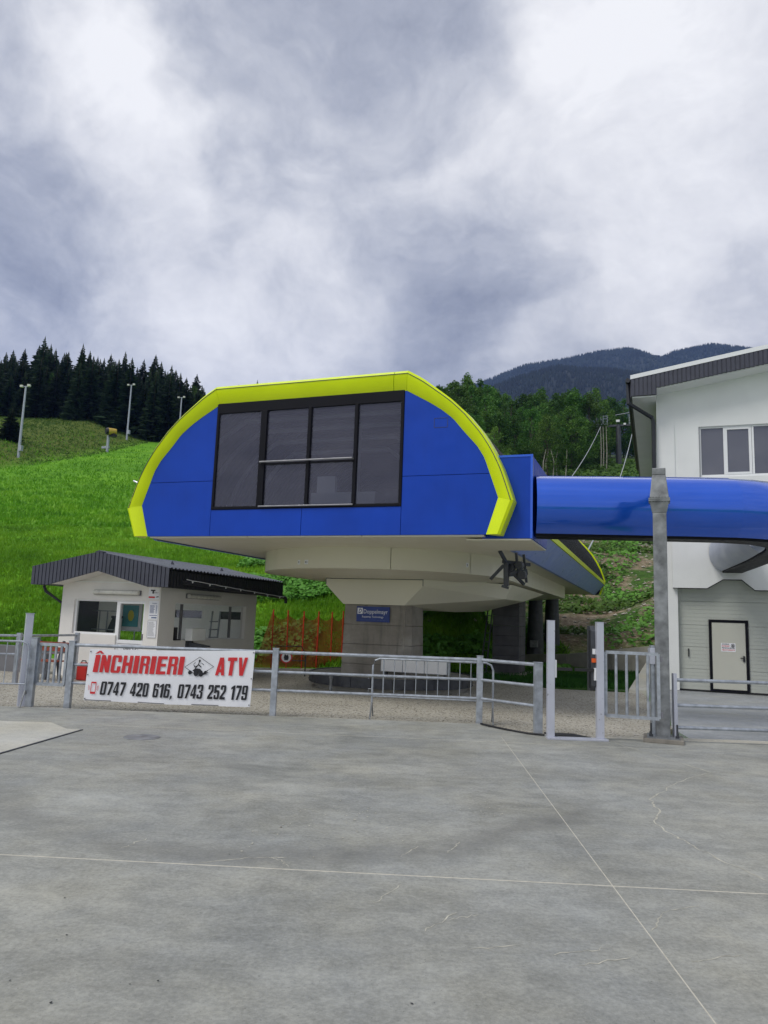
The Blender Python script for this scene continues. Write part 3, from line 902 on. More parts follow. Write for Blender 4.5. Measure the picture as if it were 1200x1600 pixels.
# turning box on the right where the tube starts
bx0, bx1, by0, by1, bz0, bz1 = -2.95, -2.05, 13.16, 15.1, 3.16, 4.68
build('side_box', MB().box((bx0, by0, bz0), (bx1, by1, bz1)), 'blue', st, bevel=.01)
build('side_box_soffit', MB().box((bx0 - .3, by0 + .02, bz0 - .03), (bx1 - .02, by1 - .02, bz0 - .003)), 'beige', st)
build('box_edge_trim', MB().box((bx1 - .03, by0 - .012, bz0), (bx1 + .012, by0 + .03, bz1 + .012)), 'blue_gloss', st)
build('box_top_trim', MB().box((bx0, by0 - .010, bz1 - .03), (bx1 - .03, by0 + .02, bz1 + .010)), 'blue_gloss', st)
# dark brackets hanging below the box
mb = MB()
rr = random.Random(4)
for a, b, w_ in (((-3.05, 15.3, 3.15), (-2.88, 15.5, 2.80), .06), ((-3.28, 15.5, 2.56), (-3.0, 15.5, 2.86), .06), ((-2.93, 15.4, 2.9), (-2.93, 15.45, 2.42), .10), ((-2.74, 15.5, 3.12), (-2.72, 15.7, 2.62), .05),
                 ((-2.86, 15.5, 2.75), (-2.62, 15.8, 2.48), .055), ((-2.6, 15.6, 3.1), (-2.56, 15.75, 2.52), .05), ((-3.0, 15.4, 2.93), (-2.5, 15.8, 2.90), .07), ((-3.02, 15.4, 2.42), (-2.88, 15.45, 2.38), .05), ((-2.9, 15.5, 2.68), (-2.55, 15.7, 2.74), .12)):
    mb.bar(a, b, w_)
for wx_, wz_ in ((-2.86, 2.80), (-2.68, 2.86), (-2.62, 2.66)): mb.tube([(wx_, 15.45, wz_), (wx_ + .03, 15.55, wz_)], .09, 10)
build('grip_mechanism', mb, 'dark_steel', st)

# bullwheel housing: half-round front, straight sides
RW = 3.08; cyw = 17.9; z1, z0 = 3.185, 2.72
angs = [(math.pi, math.pi * 1.29), (math.pi * 1.29, math.pi * 1.62), (math.pi * 1.62, math.pi * 1.82), (math.pi * 1.82, 2 * math.pi)]
for a0, a1 in angs:
    build('housing_panel', MB().lathe((CX, cyw), [(RW, z0), (RW, z1)], 16, a0 + .002, a1 - .002).lathe((CX, cyw), [(RW - .03, z0), (RW - .03, z1)], 16, a0 + .002, a1 - .002), 'beige', st, smooth=True, fix=False)
for sg in (-1, 1):
    for k in range(3):
        build('housing_panel', MB().box((CX + sg * RW, cyw + k * 4.2, z0), (CX + sg * (RW - .03), cyw + 4.19 + k * 4.2, z1)), 'beige', st)
# shallow underside of the housing
bot = MB().lathe((CX, cyw), [(RW - .02, z0 + .002), (2.0, z0 - .11), (0, z0 - .115)], 40, math.pi, 2 * math.pi)
bot.add([(CX - RW, cyw, z0), (CX - 1.7, cyw, z0 - .12), (CX - 1.7, 30.5, z0 - .12), (CX - RW, 30.5, z0), (CX + 1.7, cyw, z0 - .12), (CX + 1.7, 30.5, z0 - .12), (CX + RW, cyw, z0), (CX + RW, 30.5, z0)], [(0, 1, 2, 3), (1, 4, 5, 2), (4, 6, 7, 5)])
build('housing_underside', bot, 'beige', st, smooth=True, fix=False)
build('housing_lip', MB().tube([(CX + RW * math.cos(a), cyw + RW * math.sin(a), z0) for a in np.linspace(math.pi, 2 * math.pi, 40)], .012, 5), 'beige', st)
# faceted trough between housing and pillar
secs = [(16.82, [(-7.69, 2.66), (-7.69, 2.45), (-7.20, 1.985), (-5.62, 1.985), (-5.17, 2.45), (-5.17, 2.66)]),
        (19.6, [(-7.80, 2.66), (-7.80, 2.45), (-7.25, 1.95), (-5.10, 1.90), (-3.75, 2.28), (-3.55, 2.66)]),
        (22.6, [(-7.80, 2.66), (-7.80, 2.45), (-7.25, 1.98), (-5.00, 1.98), (-3.75, 2.32), (-3.55, 2.66)]),
        (25.5, [(-7.80, 2.66), (-7.80, 2.62), (-7.25, 2.55), (-5.00, 2.55), (-3.75, 2.60), (-3.55, 2.66)])]
mb = MB(); vs = [(x, y, z) for y, p in secs for x, z in p]
mb.add(vs, [(i * 6 + k, i * 6 + (k + 1) % 6, (i + 1) * 6 + (k + 1) % 6, (i + 1) * 6 + k) for i in range(3) for k in range(6)] + [tuple(range(6)), tuple(18 + k for k in range(6))])
tro = build('trough_cladding', mb, 'beige', st)
mb = MB()
for a, b in (((-7.69, 16.815, 2.60), (-5.17, 16.815, 2.60)), ((-5.17, 16.812, 2.66), (-5.17, 16.812, 2.45)), ((-7.69, 16.815, 2.455), (-7.69, 16.815, 2.64))):
    mb.bar(a, b, .012, .012)
build('cladding_joint', mb, 'dark_steel', tro)
for x, z, w_ in ((-7.55, 2.80, .07), (-7.33, 2.80, .10), (-3.95, 2.86, .07)):     # number stickers on the housing
    y = cyw - math.sqrt(RW ** 2 - (x - CX) ** 2) - .008
    a = math.atan2(y - cyw, x - CX) + math.pi / 2
    s_ = build('number_sticker', MB().cbox((x, y), w_, .006, z, z + .10, a), 'paper', st)
    for q in ((0,) if w_ < .09 else (-.02, .02)):
        build('digit', MB().cbox((x + q * math.cos(a) + .004 * math.sin(a), y + q * math.sin(a) - .004 * math.cos(a)), .013, .004, z + .025, z + .075, a), 'ink', s_)
# pillar: lifts of cast concrete
px0, px1, py0, py1 = -7.18, -5.60, 16.90, 17.95
core = build('pillar', MB().box((px0 + .02, py0 + .02, .2), (px1 - .02, py1 - .02, 2.0)), 'cast', st)
lev = [.30, .56, 1.03, 1.50, 1.985]
for a, b in zip(lev[:-1], lev[1:]):
    e = (1.985 - a) * .018; e2 = (1.985 - b) * .018
    lo = [(px0 - e, py0 - e), (px1 - .12 + e, py0 - e), (px1 + .10 + e, py0 + .14), (px1 + .10 + e, py1 + e), (px0 - e, py1 + e)]
    hi = [(px0 - e2, py0 - e2), (px1 - .12 + e2, py0 - e2), (px1 + .10 + e2, py0 + .14), (px1 + .10 + e2, py1 + e2), (px0 - e2, py1 + e2)]
    mb = MB().add([(x, y, a + .004) for x, y in lo] + [(x, y, b - .004) for x, y in hi], [(4, 3, 2, 1, 0), (5, 6, 7, 8, 9)] + [(i, (i + 1) % 5, 5 + (i + 1) % 5, 5 + i) for i in range(5)])
    build('concrete_course', mb, 'cast', core, bevel=.006)
# maker plate on the pillar
pl = build('maker_plate', MB().box((-6.85, py0 - .05, 1.57), (-6.00, py0 - .018, 1.935)), 'sign_blue', st)


def letters(name, txt, x, z, w, h, y, mat, parent, bold=.01, shear=0.0, side='y', spacing=1.0):
    vs, fs = text_geo(txt, w, h, bold, shear, spacing)
    if side == 'y': V_ = [(x + a, y, z + b) for a, b in vs]
    else: V_ = [(y, x + a, z + b) for a, b in vs]
    return build(name, MB().add(V_, fs), mat, parent, fix=False)


yp = py0 - .053
letters('lettering', 'Doppelmayr', -6.665, 1.735, .62, .13, yp, 'paper', pl, .0)
letters('lettering', 'Ropeway Technology', -6.70, 1.655, .55, .06, yp, 'paper', pl, .0)
letters('lettering', 'www.doppelmayr.com  info service', -6.74, 1.60, .62, .028, yp, 'pale_blue_ink', pl, .0)
lg = build('logo_square', MB().box((-6.825, yp - .002, 1.755), (-6.69, yp, 1.90)), 'paper', pl)
letters('lettering', 'D', -6.80, 1.775, .085, .105, yp - .004, 'sign_blue', pl, .03, .3)

# ------------------------------------------------------------------ round base and cabinet
c_ = (-6.30, 17.95)
rp = thing('round_platform', 'round dark rimmed concrete platform around the foot of the pillar', 'platform', (c_[0], c_[1], 0))
build('platform_top', MB().lathe(c_, [(0, .30), (1.98, .30), (1.98, .20), (1.9, -.05)], 48), 'cement_wall', rp, smooth=True)
for k in range(26):
    a0 = 2 * math.pi * k / 26; a1 = 2 * math.pi * (k + 1) / 26 - .006
    mb = MB().lathe(c_, [(1.985, .08), (2.05, .08), (2.05, .315), (1.985, .315), (1.985, .08)], 3, a0, a1)
    am = (a0 + a1) / 2
    mb.tube([(c_[0] + 2.04 * math.cos(am), c_[1] + 2.04 * math.sin(am), .12), (c_[0] + 2.07 * math.cos(am), c_[1] + 2.07 * math.sin(am), .12)], .015, 6)
    build('rim_segment', mb, 'dark_steel', rp)
cb = thing('metal_cabinet', 'long low white sheet metal cabinet standing on the round platform', 'cabinet', (-5.25, 16.95, .3))
build('cabinet_body', MB().box((-6.05, 16.50, .44), (-4.45, 16.80, .78)), 'galv', cb, bevel=.01)
for k in range(3):
    build('cabinet_door', MB().box((-6.03 + k * .53, 16.485, .455), (-5.52 + k * .53, 16.50, .765)), 'pvc', cb)
for x in (-5.98, -4.56): build('leg', MB().box((x, 16.6, .31), (x + .05, 16.7, .44)), 'dark_steel', cb)
pp = MB().tube([(-7.02, 15.88, -.03), (-7.02, 15.88, .26)], .035, 8).tube([(-7.02, 15.88, .26), (-7.02, 15.88, .31)], .055, 8)
o = build('stub_pipe', pp, 'galv_dull', smooth=True); tag(o, 'short grey capped pipe standing in front of the round platform', 'pipe')

# ------------------------------------------------------------------ blue tube to the building
tb = thing('blue_tube', 'glossy blue tube bridge running from the lift station to the white building', 'tube bridge', (0, 13.8, 0))
path = [(-2.07, 13.62), (-1.0, 13.86), (0.0, 14.08), (.62, 14.22), (1.12, 14.34)]
bend = [(1.12, 14.34), (1.52, 14.48), (1.9, 14.72), (2.25, 15.05)]
bend2 = [(2.25, 15.05), (2.52, 15.5), (2.66, 16.0), (2.70, 16.8)]
tail = [(2.70, 16.8), (2.55, 18.5), (2.25, 20.4), (1.98, 22.36)]
tprof = []
for k in range(17):
    a = R(-62) + R(304) * k / 16
    q = 8          # slightly squared round
    ca, sa = math.cos(a), math.sin(a)
    rad = 1.0 / ((abs(ca) ** 2.25 + abs(sa) ** 2.25) ** (1 / 2.25))
    tprof.append((ca * rad, sa * rad * .99))
tprof_in = [(a * .93, b * .93) for a, b in reversed(tprof)]
ZC = 3.79


def tube_piece(name, pts, mat, par, r=.575):
    return build(name, MB().tube([(x, y, ZC) for x, y in pts], r, prof=tprof + tprof_in), mat, par, smooth=True)


tpath = [(-2.07, 13.62), (-1.0, 13.86), (0.0, 14.083), (.25, 14.14), (.7, 14.25), (1.25, 14.41), (1.52, 14.54), (1.78, 14.74), (2.0, 15.0), (2.17, 15.32), (2.26, 15.7), (2.30, 16.1), (2.31, 16.5), (2.30, 16.9), (2.25, 18.5), (2.12, 20.4), (1.97, 22.25)]
full_ = MB().tube([(x, y, ZC) for x, y in tpath], .575, prof=tprof + tprof_in)
mm = len(tprof + tprof_in)
for nm_, i0, i1, mt_ in (('tube_section', 0, 3, 'blue_gloss'), ('tube_section', 3, 5, 'blue_gloss'), ('tube_section', 5, 9, 'blue_gloss'), ('tube_section', 9, 13, 'blue_gloss'), ('tail_section', 13, 16, 'silver_tube')):
    mb = MB(); mb.v = full_.v[i0 * mm:(i1 + 1) * mm]; k_ = i1 - i0
    mb.f = [(i * mm + q, i * mm + (q + 1) % mm, (i + 1) * mm + (q + 1) % mm, (i + 1) * mm + q) for i in range(k_) for q in range(mm)]
    build(nm_, mb, mt_, tb, smooth=True)
allp = [(-2.07, 13.62), (-1.0, 13.86), (0.0, 14.085), (.7, 14.25), (1.25, 14.41), (1.78, 14.74), (2.17, 15.32), (2.30, 16.1), (2.30, 16.9), (2.25, 18.5), (2.12, 20.4), (1.97, 22.25)]
build('slot_beam', MB().tube([(x, y, ZC - .50) for x, y in allp], 1.0, prof=[(-.24, -.06), (.24, -.06), (.24, .06), (-.24, .06)]), 'black', tb)
mb = MB()
for k in range(14):
    x = -1.95 + k * .22; y = 13.65 + k * .0495
    mb.lathe((x, y), [(0, ZC + .592), (.012, ZC + .590), (.012, ZC + .565)], 6)
build('rivet_row', mb, 'chrome', tb, kind='stuff')
build('top_seam', MB().tube([(x, y, ZC + .572) for x, y in allp[:5]], 1.0, prof=[(-.05, -.008), (.05, -.008), (.05, .012), (-.05, .012)]), 'blue', tb)

# column carrying the tube
ccx, ccy = .075, 12.13
sc_ = thing('support_column', 'galvanised steel column in front of the blue tube, bolted to a base plate', 'column', (ccx, ccy, 0), 0)
shaft = MB().cbox((0, 0), .20, .20, .05, 3.42)
build('shaft', shaft, 'galv_dull', sc_, local=True, bevel=.012)
build('shaft_neck', MB().add([(-.10, -.10, 3.42), (.10, -.10, 3.42), (.10, .10, 3.42), (-.10, .10, 3.42), (-.14, -.14, 3.60), (.14, -.14, 3.60), (.14, .14, 3.60), (-.14, .14, 3.60)], [(3, 2, 1, 0), (4, 5, 6, 7), (0, 1, 5, 4), (1, 2, 6, 5), (2, 3, 7, 6), (3, 0, 4, 7)]), 'galv_dull', sc_, local=True)
fl = build('flange', MB().cbox((0, 0), .31, .31, 3.60, 3.622).cbox((0, 0), .31, .31, 3.627, 3.65), 'galv_dull', sc_, local=True)
mb = MB()
for k in range(7): mb.cbox((-.13 + k * .043, -.13), .016, .016, 3.585, 3.665)
build('bolt_row', mb, 'dark_steel', fl, local=True)
build('head', MB().add([(-.14, -.14, 3.65), (.14, -.14, 3.65), (.14, .14, 3.65), (-.14, .14, 3.65), (-.10, -.08, 4.02), (.10, -.08, 4.02), (.10, 1.50, 4.02), (-.10, 1.50, 4.02)], [(3, 2, 1, 0), (4, 5, 6, 7), (0, 1, 5, 4), (1, 2, 6, 5), (2, 3, 7, 6), (3, 0, 4, 7)])
      .box((-.10, -.08, 4.02), (.10, .12, 4.13)), 'galv_dull', sc_, local=True, bevel=.01)
bp = build('base_plate', MB().cbox((0, 0), .56, .56, .0, .06), 'cast', sc_, local=True, bevel=.008)
build('steel_plate', MB().cbox((0, 0), .46, .46, .06, .078), 'galv_dull', bp, local=True)
for x in (-.17, .19):
    for y in (-.17, .17):
        build('anchor_bolt', MB().tube([(x, y, .05), (x, y, .27)], .014, 8).tube([(x, y, .05), (x, y, .11)], .032, 6), 'dark_steel', sc_, local=True)

# ------------------------------------------------------------------ white building
YG = 22.4
wb = thing('white_building', 'large white building with dark grey eaves and a garage door', 'building', (5, YG, 0))
wall_poly = [(.10, 0), (.10, 8.43), (.10, 8.62), (6.2, 9.70), (12.3, 8.62), (12.3, 0)]
# front wall in pieces round the openings
gx0, gx1, gz = .47, 4.2, 3.16
wx0, wx1, wz0, wz1 = 1.24, 4.6, 5.95, 7.42
wl = build('front_wall', MB().box((.10, YG, 0), (gx0, YG + .3, gz)).box((.10, YG, gz), (12.3, YG + .3, wz0)).box((.10, YG, wz0), (wx0, YG + .3, wz1)).box((wx1, YG, wz0), (12.3, YG + .3, wz1)).box((gx1, YG, 0), (12.3, YG + .3, gz))
           .prism([(.10, wz1), (.10, 8.60), (6.2, 9.60), (12.3, 8.60), (12.3, wz1)], 'y', YG, YG + .3), 'white', wb)
build('corner_pilaster', MB().box((.10, YG - .03, 0), (.58, YG - .002, 8.50)), 'white', wb)
build('side_wall', MB().box((.10, YG + .3, 0), (.4, 34, 8.5)), 'white', wb)
build('back_wall', MB().box((.4, 33.7, 0), (12.3, 34, 8.5)), 'white', wb)
build('far_side_wall', MB().box((12.0, YG + .3, 0), (12.3, 33.7, 8.5)), 'white', wb)
# roof
rf = lambda x, dz=0: (8.86 + .60 / 3.64 * (x + .55)) + dz if x < 6.2 else (8.86 + .60 / 3.64 * (12.95 - x)) + dz
roof = build('roof', MB().prism([(-.57, rf(-.57)), (6.2, rf(6.2)), (12.95, rf(12.95)), (12.95, rf(12.95) - .12), (6.2, rf(6.2) - .12), (-.57, rf(-.57) - .12)], 'y', YG - .62, 34.6), 'anthracite', wb)
build('verge_trim', MB().prism([(-.59, rf(-.59) + .02), (6.2, rf(6.2) + .02), (6.2, rf(6.2) - .10), (-.59, rf(-.59) - .10)], 'y', YG - .70, YG - .62), 'pvc', roof)
mb = MB()
x = -.57
while x < 6.2:
    zt = rf(x) - .10; zb = 8.26 if x < .12 else 8.47 + (x - .12) * .60 / 3.64
    x2 = x + .115
    zt2 = rf(x2) - .10; zb2 = 8.26 if x2 < .12 else 8.47 + (x2 - .12) * .60 / 3.64
    mb.prism([(x, zb), (x + .085, zb), (x + .085, rf(x + .085) - .10), (x, zt)], 'y', YG - .69, YG - .63)
    mb.prism([(x + .085, zb), (x2, zb), (x2, zt2), (x + .085, rf(x + .085) - .10)], 'y', YG - .668, YG - .63)
    x = x2
build('fascia_ribs', mb, 'anthracite', roof, kind='stuff')
build('gable_soffit', MB().prism([(.10, 8.50), (6.2, 9.50), (6.2, 9.42), (.10, 8.42)], 'y', YG - .63, YG), 'white', wb)
build('eave_soffit', MB().box((-.55, YG - .63, 8.215), (.098, 34.6, 8.25)), 'white', wb)
build('eave_fascia', MB().box((-.60, YG - .62, 8.24), (-.56, 34.6, 8.80)), 'anthracite', wb)
gut = MB().tube([(-.66, YG - .7, 8.73), (-.66, 34.6, 8.73)], .07, 8)
build('gutter', gut, 'dark_sheet', wb, smooth=True)
build('downpipe', MB().tube([(-.66, YG - .5, 8.73), (-.66, YG - .5, 8.1), (-.02, YG - .18, 7.72), (.02, YG - .14, 7.55), (.02, YG - .14, .1)], .06, 8), 'dark_sheet', wb, smooth=True)
# upper window
wf = build('window_frame', MB().box((wx0, YG + .06, wz0), (wx1, YG + .13, wz0 + .07)).box((wx0, YG + .06, wz1 - .05), (wx1, YG + .13, wz1)).box((wx0, YG + .06, wz0 + .07), (wx0 + .05, YG + .13, wz1 - .05)), 'pvc', wb)
for x, w_ in ((1.87, .10), (2.52, .07), (2.60, .05), (3.60, .08), (4.5, .1)):
    build('window_mullion', MB().box((x, YG + .055, wz0 + .07), (x + w_, YG + .125, wz1 - .05)), 'pvc', wf)
build('sash_frame', MB().box((1.97, YG + .05, wz0 + .07), (2.52, YG + .12, wz0 + .13)).box((1.97, YG + .05, wz1 - .11), (2.52, YG + .12, wz1 - .05)), 'pvc', wf)
for a, b in ((wx0 + .05, 1.87), (1.97, 2.52), (2.65, 3.60), (3.68, 4.5)):
    build('window_pane', MB().box((a, YG + .09, wz0 + .07), (b, YG + .10, wz1 - .05)), 'glass_bldg', wb)
build('window_dark_reveal', MB().box((wx0 - .012, YG - .004, wz0), (wx0, YG + .2, wz1)), 'ink_grey', wb)
build('room_behind_window', MB().box((wx0, YG + 2.5, wz0 - .8), (wx1, YG + 2.55, wz1 + .5)), 'interior', wb)
# garage door
gd = build('garage_door', MB().box((gx0, YG + .17, .0), (gx1, YG + .22, gz)), 'gate_beige', wb)
rows = [.04, .60, 1.20, 1.80, 2.45, 3.16]
for k in range(5):
    zb, zt = rows[k], rows[k + 1] - .008
    for seg in (((gx0, 1.36), (2.36, gx1)) if k < 3 else ((gx0, gx1),)):
        zt_ = zt; 
        mb = MB(); nseg = 6; dz = (zt_ - zb) / nseg
        for q in range(nseg):
            mb.box((seg[0], YG + .14, zb + q * dz), (seg[1], YG + .168, zb + (q + 1) * dz - .005))
        mb.box((seg[0], YG + .148, zb), (seg[1], YG + .166, zt_))
        build('gate_panel', mb, 'gate_beige', gd)
build('door_fill', MB().box((1.36, YG + .14, 1.8 - .008), (2.36, YG + .15, 1.96)), 'gate_beige', gd)
dr = build('side_door', MB().box((1.44, YG + .105, .09), (2.27, YG + .135, 1.88)), 'door_beige', wb)
build('door_frame', MB().box((1.37, YG + .09, .04), (1.425, YG + .139, 1.95)).box((2.285, YG + .09, .04), (2.34, YG + .139, 1.95)).box((1.425, YG + .09, 1.895), (2.285, YG + .139, 1.95)).box((1.425, YG + .09, .03), (2.285, YG + .139, .075)), 'black', dr)
build('handle', MB().box((2.13, YG + .06, .93), (2.24, YG + .08, .955)).box((2.20, YG + .08, .84), (2.245, YG + .104, 1.0)), 'ink', dr)
sg_ = build('notice', MB().box((1.66, YG + .10, 1.10), (2.02, YG + .104, 1.33)), 'paper', dr)
for k, tx_ in enumerate(('ACCESUL', 'INTERZIS', 'PERSOANELOR', 'NEAUTORIZATE')):
    letters('lettering', tx_, 1.68, 1.285 - k * .052, .19 if k < 2 else .32, .034, YG + .097, 'ink' if k % 2 == 0 else 'red_ink', dr, .02)
mb = MB().tube([(1.955 + .045 * math.cos(a), YG + .096, 1.265 + .045 * math.sin(a)) for a in np.linspace(0, 2 * math.pi, 15)], .006, 4); mb.box((1.935, YG + .094, 1.24), (1.975, YG + .097, 1.285))
build('pictogram', mb, 'ink', dr)
build('gate_handle', MB().box((.82, YG + .10, .92), (.85, YG + .14, 1.14)), 'ink', gd)
build('gate_seal', MB().box((gx0, YG + .12, 0), (gx1, YG + .2, .04)), 'rubber', gd)
build('vent_sticker', MB().lathe((0, 0), [(0, 0), (.07, 0)], 12), 'paper', gd) if False else None
# white hood over the garage door with the cut-out for the rail
hood = [(.455, 4.25), (.455, 2.80), (1.33, 2.80), (1.74, 3.05), (2.20, 3.05), (2.52, 2.77), (4.25, 2.77), (4.25, 4.25)]
build('gate_hood', MB().prism(hood, 'y', YG - .16, YG - .04), 'white', wb)
build('hood_edge', MB().tube([(x, YG - .165, z - .008) for x, z in hood[1:7]], .012, 5), 'black', wb)

# ------------------------------------------------------------------ kiosk
YK, YKB = 15.0, 19.6; XL, XR = -14.20, -11.21
kk = thing('ticket_kiosk', 'small white ticket kiosk with dark corrugated gable roof', 'kiosk', (-12.7, 17.2, 0))
T_ = .16; ZT = 2.30
# front wall: window and door openings
kwz0, kwz1 = 1.02, 1.875
build('front_wall', MB().box((XL, YK, -.1), (-13.80, YK + T_, ZT)).box((-13.80, YK, kwz1), (-11.63, YK + T_, ZT)).box((-13.80, YK, -.1), (-12.45, YK + T_, kwz0)).box((-11.63, YK, -.1), (XR, YK + T_, ZT)), 'kiosk_white', kk)
sx0, sx1, sz0, sz1 = 15.62, 19.02, .94, 1.87
build('side_wall', MB().box((XR - T_, YK + T_, -.1), (XR, sx0, ZT)).box((XR - T_, sx1, -.1), (XR, YKB, ZT)).box((XR - T_, sx0, -.1), (XR, sx1, sz0)).box((XR - T_, sx0, sz1), (XR, sx1, ZT)), 'kiosk_white', kk)
build('left_wall', MB().box((XL, YK + T_, -.1), (XL + T_, 17.1, ZT)).box((XL, 19.4, -.1), (XL + T_, YKB, ZT)).box((XL, 17.1, 2.2), (XL + T_, 19.4, ZT)).box((XL, 17.1, -.1), (XL + T_, 19.4, .3)), 'interior', kk)  # wide unseen opening added to let daylight into the kiosk
build('back_wall', MB().box((XL + T_, YKB - T_, -.1), (XR - T_, YKB, 1.47)).box((XL + T_, YKB - T_, 1.70), (XR - T_, YKB, ZT)).box((-12.98, YKB - T_, 1.47), (-12.36, YKB, 1.70)), 'interior', kk)
for a, b in (((XL + .05, 17.1, .3), (XL + .07, 19.4, 2.2)), ((-14.0, YKB - .08, 1.47), (-12.98, YKB - .06, 1.70)), ((-12.36, YKB - .08, 1.47), (-11.4, YKB - .06, 1.70))):  # first pane fills the added opening, the others sit in the back wall
    build('high_and_added_window', MB().box(a, b), 'glass_clear' if a[0] < XL + .1 else 'glass_bldg', kk)
build('floor', MB().box((XL + T_, YK + T_, -.1), (XR - T_, YKB - T_, .03)), 'interior', kk)
build('ceiling', MB().box((XL + .02, YK + .02, ZT), (XR - .02, YKB - .02, ZT + .03)), 'interior', kk)
# front window
f_ = build('front_window', MB().box((-13.80, YK + .05, kwz0), (-12.50, YK + .11, kwz0 + .05)).box((-13.80, YK + .05, kwz1 - .04), (-12.50, YK + .11, kwz1)).box((-13.80, YK + .05, kwz0 + .05), (-13.74, YK + .11, kwz1 - .04)), 'pvc', kk)
build('pane', MB().box((-13.74, YK + .08, kwz0 + .05), (-12.50, YK + .085, kwz1 - .04)), 'glass_clear', f_)
d_ = build('entrance_door', MB().box((-12.50, YK + .04, 0), (-12.40, YK + .12, kwz1)).box((-11.70, YK + .04, 0), (-11.63, YK + .12, kwz1)).box((-12.40, YK + .04, 1.80), (-11.70, YK + .12, kwz1)).box((-12.40, YK + .04, .84), (-11.70, YK + .12, .92)).box((-12.40, YK + .06, .03), (-11.70, YK + .10, .84)), 'pvc', kk)
build('pane', MB().box((-12.40, YK + .08, .92), (-11.70, YK + .085, 1.80)), 'glass_clear', d_)
n_ = build('notice', MB().box((-12.24, YK + .03, .52), (-11.80, YK + .034, .81)), 'paper', d_)
letters('lettering', 'ACCESUL', -12.20, .745, .22, .045, YK + .027, 'red_ink', d_, .02)
letters('lettering', 'INTERZIS', -12.20, .675, .22, .045, YK + .027, 'ink', d_, .02)
build('pictogram', MB().tube([(-11.88 + .05 * math.cos(a), YK + .026, .74 + .05 * math.sin(a)) for a in np.linspace(0, 2 * math.pi, 13)], .008, 4), 'ink', d_)
build('handle', MB().box((-11.68, YK + .0, .93), (-11.655, YK + .04, 1.08)), 'ink_grey', d_)
mb = MB()        # inside rail and bars seen through the panes
for a, b, w_ in (((-14.0, 15.9, 1.60), (-13.2, 15.9, 1.60), .025), ((-14.0, 15.9, 1.12), (-12.0, 15.9, 1.12), .025), ((-13.75, 15.9, .5), (-13.75, 15.9, 1.6), .025), ((-13.5, 15.9, .5), (-13.5, 15.9, 1.6), .025), ((-13.2, 15.9, .5), (-13.2, 15.9, 1.6), .025), ((-12.6, 15.9, .5), (-12.6, 15.9, 1.12), .02)):
    mb.bar(a, b, w_)
build('inside_rail', mb, 'galv', kk)
build('inside_curtain', MB().add([(-13.85, 15.95, .4), (-13.45, 15.95, .4), (-13.22, 15.95, 1.42), (-13.38, 15.95, 1.42)], [(0, 1, 2, 3)]).box((-13.40, 15.93, 1.42), (-13.05, 15.97, 1.48)).box((-14.03, 15.3, .1), (-13.98, 16.1, 2.0)), 'anthracite', kk)
pc = build('wall_poster', MB().box((-13.42, 16.3, 1.12), (-12.74, 16.34, 1.86)), 'pvc', kk)
build('poster_print', MB().box((-13.33, 16.285, 1.21), (-12.83, 16.298, 1.77)), 'teal', pc)
build('poster_figure', MB().add([(-13.06 + .10 * math.cos(a), 16.28, 1.50 + .15 * math.sin(a)) for a in np.linspace(0, 5.9, 9)], [tuple(range(9))]), 'yellow_print', pc)
# side window
w2 = build('side_window', MB().box((XR - .13, sx0, sz0), (XR - .07, sx1, sz0 + .03)).box((XR - .13, sx0, sz1 - .03), (XR - .07, sx1, sz1)), 'pvc', kk)
for y in (16.00, 18.30): build('window_bar', MB().box((XR - .13, y, sz0 + .03), (XR - .07, y + .05, sz1 - .03)), 'ink_grey', w2)
for a, b in ((sx0, 16.0), (16.05, 18.30), (18.35, sx1)): build('pane', MB().box((XR - .10, a, sz0 + .03), (XR - .095, b, sz1 - .03)), 'glass_clear', w2)
# small steps ladder inside
mb = MB()
for y in (18.2, 18.6): mb.bar((-11.9, y, 0), (-11.8, y, 1.7), .035)
for k in range(6): mb.bar((-11.87, 18.2, .3 + k * .22), (-11.87, 18.6, .3 + k * .22), .03)
build('inside_ladder', mb, 'galv', kk)
# card box on bracket
bx = thing('card_terminal', 'pale grey box on a dark bracket under the side window of the kiosk', 'box', (XR + .12, 16.4, .9))
build('casing', MB().box((XR + .01, 16.10, .93), (XR + .22, 16.70, 1.24)), 'interior', bx, bevel=.01)
build('bracket', MB().box((XR + .0, 16.15, .70), (XR + .06, 16.4, .92)).add([(XR + .03, 16.2, .68), (XR + .45, 16.5, .78), (XR + .45, 16.5, .81), (XR + .03, 16.2, .90), (XR + .03, 16.3, .68), (XR + .45, 16.6, .78), (XR + .45, 16.6, .81), (XR + .03, 16.3, .90)], [(0, 1, 2, 3), (7, 6, 5, 4), (0, 4, 5, 1), (3, 2, 6, 7), (1, 5, 6, 2)]), 'dark_steel', bx)
mb = MB().box((XR - .04, 15.66, sz0 + .0), (XR + .02, 15.92, sz0 + .03)); mb.box((XR - .05, 15.68, .97), (XR - .01, 15.80, 1.26))
o = build('ticket_printer', mb, 'ink', kk)
# lamps above windows
for nm, a, b, ax in (('front', (-13.15, YK - .07, 2.06), (-11.80, YK - .07, 2.06), 0), ('side', (XR + .07, 16.05, 2.05), (XR + .07, 17.5, 2.05), 1)):
    lm = thing('tube_lamp', 'unlit strip lamp above the door and window of the kiosk front' if ax == 0 else 'unlit strip lamp above the side window of the kiosk', 'lamp', a, 0, 'strip lamps on the kiosk walls')
    build('lamp_cover', MB().tube([a, b], .055, 10), 'lamp', lm, smooth=True)
    if ax == 0: build('lamp_base', MB().box((a[0] - .03, YK - .03, 2.0), (b[0] + .03, YK - .002, 2.12)), 'ink_grey', lm)
    else: build('lamp_base', MB().box((XR + .002, a[1] - .03, 1.99), (XR + .03, b[1] + .03, 2.11)), 'ink_grey', lm)
